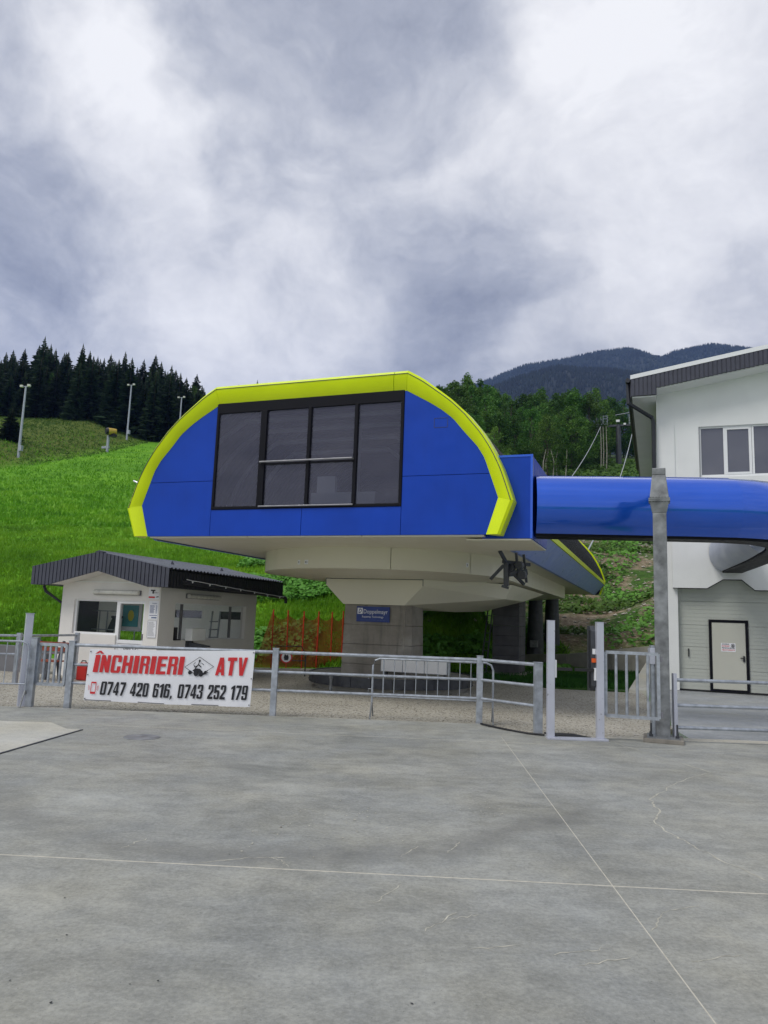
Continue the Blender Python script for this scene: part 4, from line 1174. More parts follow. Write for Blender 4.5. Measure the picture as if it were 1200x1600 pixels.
# posters on the corner strip
sgn = thing('logo_board', 'small white board with black logo and red bar, topmost on the kiosk corner', 'sign', (-11.4, YK - .01, 2.0))
build('board', MB().box((-11.55, YK - .015, 1.93), (-11.24, YK - .002, 2.19)), 'paper', sgn)
mb = MB().box((-11.49, YK - .02, 2.12), (-11.36, YK - .017, 2.15)).box((-11.44, YK - .02, 2.06), (-11.40, YK - .017, 2.12)).add([(-11.34, YK - .02, 1.965), (-11.25, YK - .02, 1.975), (-11.25, YK - .02, 1.995), (-11.30, YK - .02, 1.995)], [(0, 1, 2, 3)])
build('emblem', mb, 'ink', sgn)
letters('lettering', 'Teleferic', -11.40, 2.07, .14, .03, YK - .02, 'ink', sgn, .0, .3)
build('red_bar', MB().box((-11.54, YK - .02, 1.95), (-11.36, YK - .017, 1.99)), 'red_ink', sgn)
sgn = thing('price_poster', 'white price poster with blue lines between the logo board and the timetable', 'poster', (-11.33, YK - .01, 1.7))
build('sheet', MB().box((-11.51, YK - .012, 1.44), (-11.24, YK - .002, 1.88)), 'paper', sgn)
letters('lettering', 'CASA DE BILETE', -11.42, 1.81, .14, .028, YK - .015, 'ink_blue', sgn, .01)
mb = MB()
for k in range(7):
    mb.box((-11.48, YK - .015, 1.76 - k * .028), (-11.48 + random.uniform(.10, .14), YK - .013, 1.772 - k * .028)); mb.box((-11.31, YK - .015, 1.76 - k * .028), (-11.27, YK - .013, 1.772 - k * .028))
mb.box((-11.48, YK - .015, 1.53), (-11.26, YK - .013, 1.542)); mb.box((-11.42, YK - .015, 1.47), (-11.27, YK - .013, 1.495))
build('print_lines', mb, 'ink_blue', sgn)
sgn = thing('notice_sheet', 'white printed rules sheet with thin frame, lowest on the kiosk corner', 'poster', (-11.33, YK - .01, 1.2))
build('sheet', MB().box((-11.52, YK - .012, 1.00), (-11.25, YK - .002, 1.42)), 'paper', sgn)
mb = MB()
for k in range(15): mb.box((-11.49, YK - .015, 1.37 - k * .023), (-11.30 + random.uniform(-.06, .01), YK - .013, 1.376 - k * .023))
for a, b in (((-11.51, 1.01), (-11.26, 1.01)), ((-11.26, 1.01), (-11.26, 1.41)), ((-11.26, 1.41), (-11.51, 1.41)), ((-11.51, 1.41), (-11.51, 1.01))): mb.bar((a[0], YK - .014, a[1]), (b[0], YK - .014, b[1]), .004)
build('print_lines', mb, 'ink_grey', sgn)
# kiosk roof
RX0, RX1, RPX, RZ, RE = -14.76, -10.69, -12.72, 3.03, 2.66
RY0, RY1 = 14.5, 20.25
kz = lambda x: RE + (RZ - RE) * (1 - abs(x - RPX) / (RX1 - RPX))
mb = MB(); nw = 44; vs = []
for k in range(nw * 2 + 1):
    x = RX0 + (RX1 - RX0) * k / (nw * 2)
    pass
krf = build('roof', MB().prism([(RX0, kz(RX0) - .03), (RPX, RZ - .03), (RX1, kz(RX1) - .03), (RX1, kz(RX1) - .07), (RPX, RZ - .07), (RX0, kz(RX0) - .07)], 'y', RY0 + .03, RY1), 'dark_sheet', kk)
# corrugations run down the slope: profile varies with y
for sg in (-1, 1):
    vs = []; ys = np.arange(RY0, RY1 + .001, .0375)
    xe = RX0 if sg < 0 else RX1
    for k, y in enumerate(ys):
        dz = (.02 if (k // 2) % 2 else -.012)
        for x in (RPX, xe + sg * .04): vs.append((x, y, kz(x if x == RPX else xe) + dz - (.0 if x == RPX else .008)))
    mb = MB().add(vs, [(2 * i, 2 * i + 1, 2 * i + 3, 2 * i + 2) for i in range(len(ys) - 1)])
    build('roof_sheet', mb, 'roof_sheet', krf)
build('ridge_cap', MB().prism([(RPX - .14, RZ - .005), (RPX, RZ + .035), (RPX + .14, RZ - .005)], 'y', RY0 - .01, RY1), 'anthracite', krf)
mb = MB(); x = RX0
while x < RX1 - .02:
    x2 = min(x + .115, RX1)
    zb = lambda q: max(2.20, 2.20 + (2.56 - 2.20) * (1 - abs(q - RPX) / 1.50)) if abs(q - RPX) < 1.50 else 2.20
    mb.prism([(x, zb(x)), (x + .09, zb(x + .09)), (x + .09, kz(x + .09)), (x, kz(x))], 'y', RY0 - .01, RY0 + .03)
    mb.prism([(x + .09, zb(x + .09)), (x2, zb(x2)), (x2, kz(x2)), (x + .09, kz(x + .09))], 'y', RY0 + .008, RY0 + .03)
    x = x2
build('fascia_boards', mb, 'anthracite', krf, kind='stuff')
build('gable_soffit', MB().prism([(-14.2, 2.22), (RPX, 2.58), (-11.23, 2.22), (-11.23, 2.30), (RPX, 2.66), (-14.2, 2.30)], 'y', RY0 + .03, YK + .05), 'kiosk_white', kk)
build('gable_wall', MB().prism([(XL, ZT), (XR, ZT), (RPX, 2.66)], 'y', YK + .05, YK + .15), 'kiosk_white', kk)
mb = MB(); y = RY0 + .03
while y < RY1 - .05:
    mb.box((RX1 - .03, y, 2.20), (RX1, y + .09, 2.62)); mb.box((RX1 - .03, y + .09, 2.20), (RX1 - .018, min(y + .115, RY1), 2.62)); y += .115
build('side_fascia', mb, 'dark_sheet', krf, kind='stuff')
build('left_fascia', MB().box((RX0, RY0 + .03, 2.20), (RX0 + .03, RY1, 2.62)), 'dark_sheet', krf)
build('eave_soffit', MB().box((XR + .002, RY0 + .03, 2.21), (RX1 - .03, RY1, 2.24)).box((RX0 + .03, RY0 + .03, 2.21), (XL - .002, RY1, 2.24)), 'dark_sheet', krf)
gt = build('gutter', MB().tube([(RX1 + .06, RY0 + .5, 2.34), (RX1 + .06, RY1 + .1, 2.18)], .045, 8).tube([(RX1 + .06, RY1 + .1, 2.18), (RX1 + .06, RY1 + .12, 2.02)], .05, 8), 'dark_sheet', krf, smooth=True)
build('left_downpipe', MB().tube([(RX0 + .12, 14.8, 2.19), (RX0 + .15, 14.85, 2.05), (XL - .06, 15.1, 1.75), (XL - .06, 15.1, 0)], .04, 8), 'dark_sheet', krf, smooth=True)
for y in (RY0 + 1.3, RY0 + 3.6): build('roof_hook', MB().add([(RX1 - .9, y, kz(RX1 - .9)), (RX1 - .8, y, kz(RX1 - .8)), (RX1 - .85, y, kz(RX1 - .85) + .11)], [(0, 1, 2)]).add([(RX1 - .9, y + .05, kz(RX1 - .9)), (RX1 - .8, y + .05, kz(RX1 - .8)), (RX1 - .85, y + .02, kz(RX1 - .85) + .11)], [(0, 1, 2)]), 'anthracite', krf)
ls = thing('string_light', 'thin white bulb cable hung along the side eave of the kiosk', 'string lights', (RX1 + .12, 15.2, 2.35))
pts = [(RX1 + .12, 15.1 + k * .25, 2.42 - .0110 * k - .012 * math.sin(k * math.pi / 2.5) ** 2) for k in range(21)]
build('cord', MB().tube(pts, .010, 5), 'paper', ls)
for k in range(1, 21, 3): build('bulb', MB().lathe(pts[k][:2], [(0, pts[k][2] - .06), (.02, pts[k][2] - .045), (.02, pts[k][2] - .01), (0, pts[k][2])], 6), 'paper', ls)

# ------------------------------------------------------------------ railings
P = [Vector((-9.29, 10.16, 0)), Vector((-6.04, 11.32, 0)), Vector((-2.78, 12.40, 0)), Vector((-1.74, 11.88, 0))]
rl = thing('steel_railing', 'galvanised three-rail railing crossing in front of the kiosk and pillar', 'railing', P[1])
for k, p in enumerate(P):
    w_ = .10 if k < 3 else .125
    a = math.atan2((P[1] - P[0]).y, (P[1] - P[0]).x)
    build('post', MB().cbox(p, w_, w_, -.03, 1.09 if k < 3 else 1.06, a).cbox(p, w_ + .012, w_ + .012, 1.09 if k < 3 else 1.06, 1.10 if k < 3 else 1.07, a), 'galv', rl, bevel=.006)
for k in range(3):
    d = (P[k + 1] - P[k]).normalized()
    for z in (1.03, .705, .40):
        build('rail', MB().tube([P[k] + d * .05 + Vector((0, 0, z)), P[k + 1] - d * .05 + Vector((0, 0, z))], .029 if z > 1 else .024, 10), 'galv', rl, smooth=True)
rr_ = thing('steel_railing', 'galvanised three-rail railing right of the column before the garage', 'railing', LD(4.36, 11.3))
q0, q1 = Vector(LD(4.43, 11.28)), Vector(LD(6.9, 11.28))
for q in (q0, q1): build('post', MB().cbox(q, .05, .08, -.02, 1.0, YAW), 'alu', rr_)
for z in (.905, .535, .215): build('rail', MB().tube([q0 + Vector((0, 0, z)), q1 + Vector((0, 0, z))], .026, 10), 'galv', rr_, smooth=True)
# far railing behind the left gate
rb = thing('steel_railing', 'distant grey railing at the left edge beside the kiosk', 'railing', (-13.3, 13.5, 0))
b0, b1, b2 = Vector((-13.9, 11.8, 0)), Vector((-13.15, 12.75, 0)), Vector((-13.15, 14.5, 0))
for q in (b1, b2, Vector((-14.5, 11.4, 0))): build('post', MB().cbox(q, .09, .09, -.03, 1.06, .3), 'galv', rb)
for z in (1.0, .6): build('rail', MB().tube([(-14.5, 11.4, z), (b1.x, b1.y, z), (b2.x, b2.y, z)], .026, 8), 'galv', rb, smooth=True)

# banner on the railing
bd = (P[1] - P[0]).normalized(); bn = Vector((bd.y, -bd.x, 0))
B0 = P[0] + bd * .33 + bn * .075           # lower left reference
BW, BH = 2.78, .86
bz0 = .135
ban = thing('banner', 'white rental banner with red and black lettering tied to the railing', 'banner', B0)


def BP(u, v, off=0.0):       # u along 0..BW, v up 0..BH ; gentle ripples and sag
    rip = .016 * math.sin(u * 5.1 + 1) * (1 - v / BH * .6) + .007 * math.sin(u * 11 + v * 4)
    fu, fv = u / BW, v / BH
    z = bz0 + v - .012 * math.sin(fu * math.pi) + (1 - fv) * (-.02 - .013 * fu) + fv * (-.04 + .071 * fu)
    return B0 + bd * (u - .03 * (1 - v / BH)) + bn * (rip + off) + Vector((0, 0, z + .02))


nu, nvv = 56, 16
mb = MB().add([BP(BW * i / nu, BH * j / nvv, o_) for o_ in (0, -.004) for j in range(nvv + 1) for i in range(nu + 1)],
              [(j * (nu + 1) + i, j * (nu + 1) + i + 1, (j + 1) * (nu + 1) + i + 1, (j + 1) * (nu + 1) + i) for j in range(nvv) for i in range(nu)] +
              [((nu + 1) * (nvv + 1) + j * (nu + 1) + i, (nu + 1) * (nvv + 1) + (j + 1) * (nu + 1) + i, (nu + 1) * (nvv + 1) + (j + 1) * (nu + 1) + i + 1, (nu + 1) * (nvv + 1) + j * (nu + 1) + i + 1) for j in range(nvv) for i in range(nu)])
cl = build('banner_cloth', mb, 'paper', ban, smooth=True, fix=False)


def ban_geo(vs2, fs, name, mat):
    return build(name, MB().add([BP(a, b, .013) for a, b in vs2], fs), mat, cl, fix=False)


# block capitals drawn by hand (heavy condensed face): each glyph in a 1 x 1 cell, list of polygons
def glyphs():
    s = .36          # stem width
    G = {}
    t_ = .17         # bar height
    G['I'] = [[(0, 0), (1, 0), (1, 1), (0, 1)]]
    G['N'] = [[(0, 0), (s, 0), (s, 1), (0, 1)], [(1 - s, 0), (1, 0), (1, 1), (1 - s, 1)], [(0, 1), (s + .02, 1), (1, 0), (1 - s - .02, 0)]]
    G['H'] = [[(0, 0), (s, 0), (s, 1), (0, 1)], [(1 - s, 0), (1, 0), (1, 1), (1 - s, 1)], [(s, .42), (1 - s, .42), (1 - s, .60), (s, .60)]]
    G['E'] = [[(0, 0), (s + .06, 0), (s + .06, 1), (0, 1)], [(s, 0), (1, 0), (1, t_), (s, t_)], [(s, 1 - t_), (1, 1 - t_), (1, 1), (s, 1)], [(s, .43), (.93, .43), (.93, .59), (s, .59)]]
    G['T'] = [[(0, 1 - .19), (1, 1 - .19), (1, 1), (0, 1)], [(.5 - s / 2 - .02, 0), (.5 + s / 2 + .02, 0), (.5 + s / 2 + .02, .81), (.5 - s / 2 - .02, .81)]]
    G['V'] = [[(0, 1), (.36, 1), (.56, .15), (.66, 0), (.30, 0)], [(1, 1), (.64, 1), (.44, .15), (.34, 0), (.70, 0)]]
    G['A'] = [[(0, 0), (.34, 0), (.56, .9), (.60, 1), (.28, 1)], [(1, 0), (.66, 0), (.44, .9), (.40, 1), (.72, 1)], [(.28, .17), (.72, .17), (.68, .34), (.32, .34)]]

    def ring(x0, x1, y0, y1, st, bt, cut=.16, gap=None, cx=None):
        # octagonal ring with straight stems: polygons left,right,top,bottom
        c = cut; cy = cut * .55
        L_ = [(x0, y0 + cy), (x0 + c * .6, y0 + .0), (x0 + st, y0 + 0), (x0 + st, y1), (x0 + c * .6, y1), (x0, y1 - cy)]
        R_ = [(x1, y0 + cy), (x1 - c * .6, y0 + .0), (x1 - st, y0), (x1 - st, y1), (x1 - c * .6, y1), (x1, y1 - cy)]
        T2 = [(x0 + st, y1 - bt), (x1 - st, y1 - bt), (x1 - st, y1), (x0 + st, y1)]
        B2 = [(x0 + st, y0), (x1 - st, y0), (x1 - st, y0 + bt), (x0 + st, y0 + bt)]
        return L_, R_, T2, B2
    o = ring(0, 1, 0, 1, s, .13)
    G['0'] = list(o)
    G['C'] = [o[0], o[2], o[3], [(1 - s, 0), (1 - .1, 0), (1, .1), (1, .38), (1 - s, .38)], [(1 - s, .62), (1, .62), (1, .9), (1 - .1, 1), (1 - s, 1)]]
    up = ring(0, 1, .46, 1, s, .13)
    G['R'] = [[(0, 0), (s, 0), (s, 1), (0, 1)], up[2], [(s, .46), (1 - s, .46), (1 - s, .58), (s, .58)], [(1 - s, .48), (1 - .08, .50), (1, .58), (1, .9), (1 - .1, 1), (1 - s, 1)], [(1 - s, 0), (1, 0), (1, .42), (.9, .5), (1 - s, .52)]]
    lo = ring(0, 1, 0, .62, s, .13)
    G['6'] = [o[0], lo[3], [(s, .50), (1 - s, .50), (1 - s, .62), (s, .62)], [(1 - s, 0), (.9, 0), (1, .1), (1, .52), (.9, .62), (1 - s, .62)], o[2], [(1 - s, .72), (1, .72), (1, .9), (.9, 1), (1 - s, 1)]]
    G['9'] = [[(1 - a, 1 - b) for a, b in pg] for pg in G['6']]
    G['7'] = [[(0, .83), (1, .83), (1, 1), (0, 1)], [(.62, .83), (1, .83), (.92, .62), (.58, 0), (.20, 0), (.45, .5)]]
    G['4'] = [[(.52, 0), (.88, 0), (.88, 1), (.52, 1)], [(0, .18), (1, .18), (1, .34), (0, .34)], [(0, .34), (.24, .34), (.58, .84), (.58, 1), (.46, 1)]]
    G['1'] = [[(.40, 0), (1, 0), (1, 1), (.62, 1), (.40, .88)], [(0, .70), (.40, .78), (.62, 1), (.40, .95), (0, .86)]]
    G['2'] = [[(0, 0), (1, 0), (1, .17), (0, .17)], [(0, .17), (.42, .17), (1, .55), (1, .62), (.62, .62)], [(.62, .58), (1, .58), (1, .9), (.9, 1), (.62, 1)], up[2], [(0, .68), (.36, .68), (.36, 1), (.1, 1), (0, .9)]]
    G['3'] = [[(.62, 0), (.9, 0), (1, .1), (1, .42), (.9, .5), (.62, .5)], [(.62, .52), (.9, .52), (1, .6), (1, .9), (.9, 1), (.62, 1)], [(.34, .44), (.64, .44), (.64, .58), (.34, .58)], o[2], o[3], [(0, .70), (.36, .70), (.36, 1), (.1, 1), (0, .9)], [(0, .30), (.36, .30), (.36, 0), (.1, 0), (0, .1)]]
    G['5'] = [[(0, .42), (.36, .42), (.36, 1), (0, 1)], [(.34, .83), (.95, .83), (.95, 1), (.34, 1)], [(.36, .50), (.64, .50), (.64, .64), (.36, .64)], [(.62, 0), (.9, 0), (1, .1), (1, .54), (.9, .64), (.62, .64)], o[3], [(0, .30), (.36, .30), (.36, 0), (.1, 0), (0, .1)]]
    G[','] = [[(.1, -.16), (.9, -.02), (.9, .16), (.2, .16)]]
    return G


GL = glyphs()
WD = {'I': .52, ',': .42, ' ': .62, '1': .72}


def block_text(txt, u0, u1, v0, v1, slant, name, mat):
    tot = sum(WD.get(c, 1.0) for c in txt) + .16 * (len(txt) - 1)
    k = (u1 - u0) / tot; u = u0; h = v1 - v0
    for c in txt:
        w = WD.get(c, 1.0) * k
        if c != ' ':
            vs = []; fs = []
            for pg in GL[c]:
                o_ = len(vs); vs += [(u + a * w + b * h * slant, v0 + b * h) for a, b in pg]; fs.append(tuple(range(o_, o_ + len(pg))))
            ban_geo(vs, fs, name, mat)
        u += w + .16 * k


block_text('INCHIRIERI', .095, 1.60, .475, .765, .06, 'red_letter', 'red_ink')
block_text('ATV', 2.145, 2.66, .475, .755, .06, 'red_letter', 'red_ink')
ban_geo([(.10, .785), (.165, .835), (.195, .835), (.25, .785), (.205, .785), (.18, .808), (.145, .785)], [(0, 1, 6), (1, 2, 5, 6), (2, 3, 4, 5)], 'circumflex', 'red_ink')
block_text('0747 420 616, 0743 252 179', .255, 2.71, .105, .325, .06, 'black_digit', 'ink')


def line2(p, q, w=.006):
    dx, dy = q[0] - p[0], q[1] - p[1]; l_ = math.hypot(dx, dy); nx, ny = -dy / l_ * w / 2, dx / l_ * w / 2
    return [(p[0] + nx, p[1] + ny), (q[0] + nx, q[1] + ny), (q[0] - nx, q[1] - ny), (p[0] - nx, p[1] - ny)]


vs = []; fs = []
def addp(pg):
    o_ = len(vs); vs.extend(pg); fs.append(tuple(range(o_, o_ + len(pg))))
dm = [(1.63, .60), (1.86, .76), (2.11, .61), (1.86, .455)]
for i in range(4): addp(line2(dm[i], dm[(i + 1) % 4], .007))
def disc(cx, cy, rx, ry, n=12): return [(cx + rx * math.cos(6.2832 * k / n), cy + ry * math.sin(6.2832 * k / n)) for k in range(n)]
for cx, cy, rx, ry in ((1.725, .515, .033, .032), (1.825, .51, .042, .055), (1.905, .49, .040, .040)): addp(disc(cx, cy, rx, ry))
addp([(1.76, .545), (1.80, .58), (1.88, .575), (1.93, .53), (1.90, .51), (1.80, .52)])
addp([(1.93, .47), (1.96, .54), (2.03, .55), (1.99, .525), (2.04, .52), (1.98, .505), (2.03, .49), (1.97, .485)])
addp(line2((1.80, .58), (1.85, .64), .018)); addp(line2((1.85, .64), (1.90, .60), .016)); addp(line2((1.85, .64), (1.86, .69), .014)); addp(disc(1.865, .70, .018, .02, 8))
addp(line2((1.80, .60), (1.77, .64), .010)); addp(line2((1.77, .655), (1.80, .67), .008)); addp(line2((1.90, .66), (1.94, .64), .01)); addp(line2((1.82, .62), (1.78, .60), .01))
ban_geo(vs, fs, 'quad_bike_drawing', 'ink')
vs = []; fs = []
px_, py_ = .105, .12
for p, q in (((px_, py_), (px_ + .075, py_)), ((px_ + .075, py_), (px_ + .075, py_ + .19)), ((px_ + .075, py_ + .19), (px_, py_ + .19)), ((px_, py_ + .19), (px_, py_))): addp(line2(p, q, .010))
addp([(px_, py_), (px_ + .075, py_), (px_ + .075, py_ + .03), (px_, py_ + .03)]); addp([(px_, py_ + .17), (px_ + .075, py_ + .17), (px_ + .075, py_ + .19), (px_, py_ + .19)])
for s_ in (-1, 1):
    cxp = px_ + .0375 + s_ * .06; addp(line2((cxp, py_ + .06), (cxp + s_ * .008, py_ + .13), .005)); addp(line2((cxp + s_ * .016, py_ + .05), (cxp + s_ * .024, py_ + .14), .005))
ban_geo(vs, fs, 'phone_drawing', 'red_ink')
for u0, u1 in ((.02, .45), (.90, 1.35), (1.80, 2.25)):
    build('hem_cord', MB().tube([BP(u0, .012, .008), BP((u0 + u1) / 2, .010, .010), BP(u1, .010, .008)], .007, 5), 'ink_grey', ban)
for u, v in ((.02, BH - .04), (.02, .43), (.02, .03), (BW - .02, BH - .03), (BW - .02, .43), (BW - .02, .03)):
    c0_ = BP(u, v, .008); build('eyelet', MB().tube([c0_ - bn * .004, c0_ + bn * .004], .011, 8), 'ink_grey', ban)

# ------------------------------------------------------------------ turnstile
tn = thing('turnstile', 'aluminium turnstile between two tall posts with black bars', 'turnstile', LD(2.92, 11.2), YAW)
tl, trr, td = -.36, .37, 0.0
for x in (tl, trr):
    build('post', MB().cbox((x, 0), .105, .10, .03, 1.71).cbox((x, 0), .112, .107, 1.71, 1.72), 'alu', tn, local=True, bevel=.006)
build('base_rail', MB().box((-.42, -.10, .0), (.47, .05, .03)), 'alu', tn, local=True, bevel=.004)
build('reader_back', MB().prism([(.0, .78), (.10, .70), (.24, .70), (.24, 1.66), (.10, 1.66), (.04, 1.58)], 'x', trr - .12, trr - .05), 'dark_steel', tn, local=True)
build('reader_panel', MB().box((trr - .14, .062, .74), (trr - .06, .10, 1.60)), 'ink', tn, local=True, bevel=.01)
build('card_reader', MB().box((trr - .10, .02, 1.24), (trr - .055, .06, 1.32)), 'pvc', tn, local=True)
build('stop_label', MB().box((trr - .115, .0, 1.12), (trr - .055, .04, 1.18)), 'orange', tn, local=True)
build('lock_box', MB().box((trr - .085, -.02, .86), (trr - .055, .02, 1.04)), 'pvc', tn, local=True)
build('sensor_box', MB().box((tl + .052, -.03, .88), (tl + .085, .05, 1.14)), 'pvc', tn, local=True, bevel=.006)
for a, b in ((tl + .075, -.04), (.0, trr - .06)): build('turnstile_arm', MB().box((a, -.015, .985), (b, .015, 1.03)), 'rubber', tn, local=True)
mt = MB().prism([LD(2.62, 11.42)[:2], LD(3.20, 11.36)[:2], LD(3.02, 11.68)[:2], LD(2.58, 11.72)[:2]], 'z', .0, .018)
o = build('rubber_mat', mt, 'rubber'); tag(o, 'black rubber mat on the ground inside the turnstile', 'mat')
hs = MB().tube([LD(1.70, 12.40, .02), LD(1.80, 12.2, .02), LD(2.05, 11.85, .015), LD(2.30, 11.55, .015), LD(2.52, 11.42, .02)], .016, 6)
o = build('black_hose', hs, 'rubber', smooth=True); tag(o, 'black cable lying on the ground by the railing post and turnstile', 'cable')

# swing gate right of the turnstile


def swing_gate(name, label, a, b, z0, z1, nb, grp, w_=.045):
    a = Vector(a); b = Vector(b); g = thing(name, label, 'gate', a, 0, grp)
    up = Vector((0, 0, 1)); d = (b - a).normalized()
    build('gate_frame', MB().bar(a + up * z1, b + up * z1, w_, w_).bar(a + up * z0, b + up * z0, w_, w_).bar(a + up * z0, a + up * z1, w_, w_).bar(b + up * z0, b + up * z1, w_, w_), 'galv', g)
    for k in range(nb):
        p = a + (b - a) * ((k + 1) / (nb + 1)); build('gate_bar', MB().tube([p + up * z0, p + up * z1], .021, 8), 'galv', g, smooth=True)
    for z in (z0 + .05, z1 - .08): build('hinge', MB().tube([b + d * .04 + up * (z - .03), b + d * .04 + up * (z + .05)], .02, 8), 'chrome', g)
    return g


swing_gate('swing_gate', 'galvanised barred gate between the turnstile and the column', LD(3.385, 11.22), LD(4.09, 11.0), .36, 1.28, 4, 'galvanised swing gates')
hp = thing('hinge_post', 'short galvanised gate post with grey plate beside the column', 'post', LD(4.13, 11.35), YAW)
build('post', MB().cbox((0, 0), .06, .06, 0, 1.40), 'galv', hp, local=True)
build('plate', MB().box((.03, -.02, .55), (.16, .03, 1.12)), 'galv_dull', hp, local=True).location = (0, 0, 0)
build('top_box', MB().box((-.05, -.05, 1.12), (.16, .05, 1.36)), 'alu', hp, local=True, bevel=.006)

# left entrance group
gp = thing('gate_post', 'square galvanised gate post left of the small barred gate', 'post', (-9.93, 9.98, 0), YAW)
build('post_tube', MB().cbox((0, 0), .11, .11, -.02, 1.12), 'galv', gp, local=True, bevel=.006)
build('post_cap', MB().cbox((0, 0), .12, .12, 1.12, 1.13), 'galv', gp, local=True)
tp = thing('tall_post', 'tall square steel post at the left edge, taller than the fence', 'post', (-10.06, 9.93, 0), YAW + .55)
build('post_tube', MB().cbox((0, 0), .12, .12, -.02, 1.52), 'alu', tp, local=True, bevel=.006)
build('post_cap', MB().cbox((0, 0), .135, .135, 1.52, 1.535), 'galv', tp, local=True)
swing_gate('swing_gate', 'small galvanised barred gate at the left before the kiosk', Vector((-9.86, 10.02, 0)), Vector((-9.38, 10.14, 0)), .36, 1.02, 4, 'galvanised swing gates', .05)


def barrier(name, label, a, b, h, nb, lowz=.36):
    a = Vector(a); b = Vector(b); g = thing(name, label, 'barrier', a, 0, 'crowd barriers')
    up = Vector((0, 0, 1)); d = (b - a).normalized(); n_ = Vector((-d.y, d.x, 0)); L_ = (b - a).length
    r_ = .12
    fr_ = [a + up * lowz * .7, a + up * (h - r_), a + d * r_ * .3 + up * (h - r_ * .3), a + d * r_ + up * h, b - d * r_ + up * h, b - d * r_ * .3 + up * (h - r_ * .3), b + up * (h - r_), b + up * lowz * .7]
    build('frame', MB().tube(fr_, .018, 8), 'galv', g, smooth=True)
    build('lower_rail', MB().tube([a + up * lowz, b + up * lowz], .014, 8), 'galv', g, smooth=True)
    for k in range(nb):
        p = a + (b - a) * ((k + 1) / (nb + 1)); build('bar', MB().tube([p + up * lowz, p + up * h], .0075 if k else .013, 6), 'galv', g)
    for p in (a, b): build('foot', MB().tube([p - n_ * .22, p + up * lowz * .75, p + n_ * .22], .014, 6), 'galv_dull', g)
    for z in (h - .3, lowz + .12): build('hook', MB().tube([a + up * z, a - d * .07 + up * z, a - d * .07 + up * (z - .05)], .006, 5), 'galv', g)
    return g


barrier('crowd_barrier', 'grey crowd barrier with thin bars behind the railing before the platform', (-4.62, 12.22, -.03), (-2.62, 12.72, -.03), 1.0, 10)
barrier('crowd_barrier', 'grey crowd barrier at the left edge touching the tall post', (-9.93, 9.86, 0), (-11.6, 8.9, 0), 1.06, 10)
# things behind the left gate
bn_ = thing('bench', 'red brown wooden bench with dark legs beside the kiosk', 'bench', (-13.7, 14.3, 0))
for k, z in enumerate((.62, .74)): build('back_slat', MB().box((-14.05, 14.02 + .02 * k, z), (-12.95, 14.06 + .02 * k, z + .095)), 'rust_wood', bn_)
for k in range(3): build('seat_slat', MB().box((-14.05, 13.62 + k * .12, .40), (-12.95, 13.72 + k * .12, .43)), 'rust_wood', bn_)
for x in (-13.85, -13.15): build('leg', MB().bar((x, 13.60, 0), (x, 13.68, .40), .06).bar((x, 14.05, -.03), (x, 13.95, .40), .06).bar((x, 13.95, .38), (x, 14.09, .86), .05), 'dark_steel', bn_)
fc = thing('fuel_can', 'red fuel can with black handle standing before the kiosk wall', 'canister', (-12.72, 14.35, -.03))
build('can_body', MB().box((-12.86, 14.25, -.03), (-12.58, 14.42, .30)).add([(-12.86, 14.25, .30), (-12.58, 14.25, .30), (-12.58, 14.42, .30), (-12.86, 14.42, .30), (-12.80, 14.27, .38), (-12.64, 14.27, .38), (-12.64, 14.40, .38), (-12.80, 14.40, .38)], [(0, 1, 5, 4), (1, 2, 6, 5), (2, 3, 7, 6), (3, 0, 4, 7), (4, 5, 6, 7)]), 'red', fc, bevel=.02)
build('handle', MB().tube([(-12.80, 14.33, .37), (-12.78, 14.33, .42), (-12.68, 14.33, .42), (-12.66, 14.33, .37)], .014, 6), 'rubber', fc)
build('spout', MB().tube([(-12.62, 14.33, .33), (-12.56, 14.33, .41)], .022, 8), 'rubber', fc)
lw = MB().box((-17.5, 15.0, -.05), (-14.6, 15.25, .62))
o = build('low_wall', lw, 'ink_grey'); tag(o, 'low dark grey wall beside the kiosk at the left edge', 'wall')
dg = MB().prism([LD(-11, 13.1)[:2], LD(-6.9, 13.35)[:2], LD(-6.9, 13.75)[:2], LD(-11, 13.6)[:2]], 'z', -.03, -.024)
o = build('drain_channel', dg, 'rubber'); tag(o, 'dark drain channel in the yard at the left edge', 'drain')
bc = thing('blue_crate', 'blue plastic crate on the low wall at the left edge', 'crate', (-14.9, 15.12, .62))
bc.location = (-13.6, 11.5, 0)
build('crate_body', MB().box((-13.95, 11.3, .80), (-13.45, 11.55, .92)), 'navy_plastic', bc, bevel=.01)
build('crate_stand', MB().box((-13.90, 11.35, -.03), (-13.50, 11.5, .80)), 'galv_dull', bc)
bc['label'] = 'blue topped grey box behind the crowd barrier at the left edge'; bc['category'] = 'box'

# ------------------------------------------------------------------ behind the station: piers, walls, net
pr = thing('concrete_pier', 'wide dark concrete pier under the rear of the station', 'pier', (-4.65, 24.2, 0))
for k in range(8):
    z0_ = .0 + k * .315; build('block_course', MB().box((-4.98, 24.0, z0_), (-4.12, 25.2, z0_ + .307)), 'dark_block', pr, bevel=.005)
build('footing', MB().box((-5.3, 23.7, -.1), (-3.9, 25.5, .08)), 'cast', pr)
lad = thing('ladder', 'dark narrow ladder standing left of the wide pier', 'ladder', (-5.2, 23.9, 0))
build('stile', MB().bar((-5.30, 23.7, -.05), (-5.12, 24.1, 2.5), .04), 'dark_steel', lad); build('stile', MB().bar((-5.12, 23.7, -.05), (-4.98, 24.1, 2.5), .04), 'dark_steel', lad)
for k in range(8): build('rung', MB().bar((-5.28 + k * .02, 23.74 + k * .05, .2 + k * .28), (-5.10 + k * .017, 23.74 + k * .05, .2 + k * .28), .025), 'dark_steel', lad)
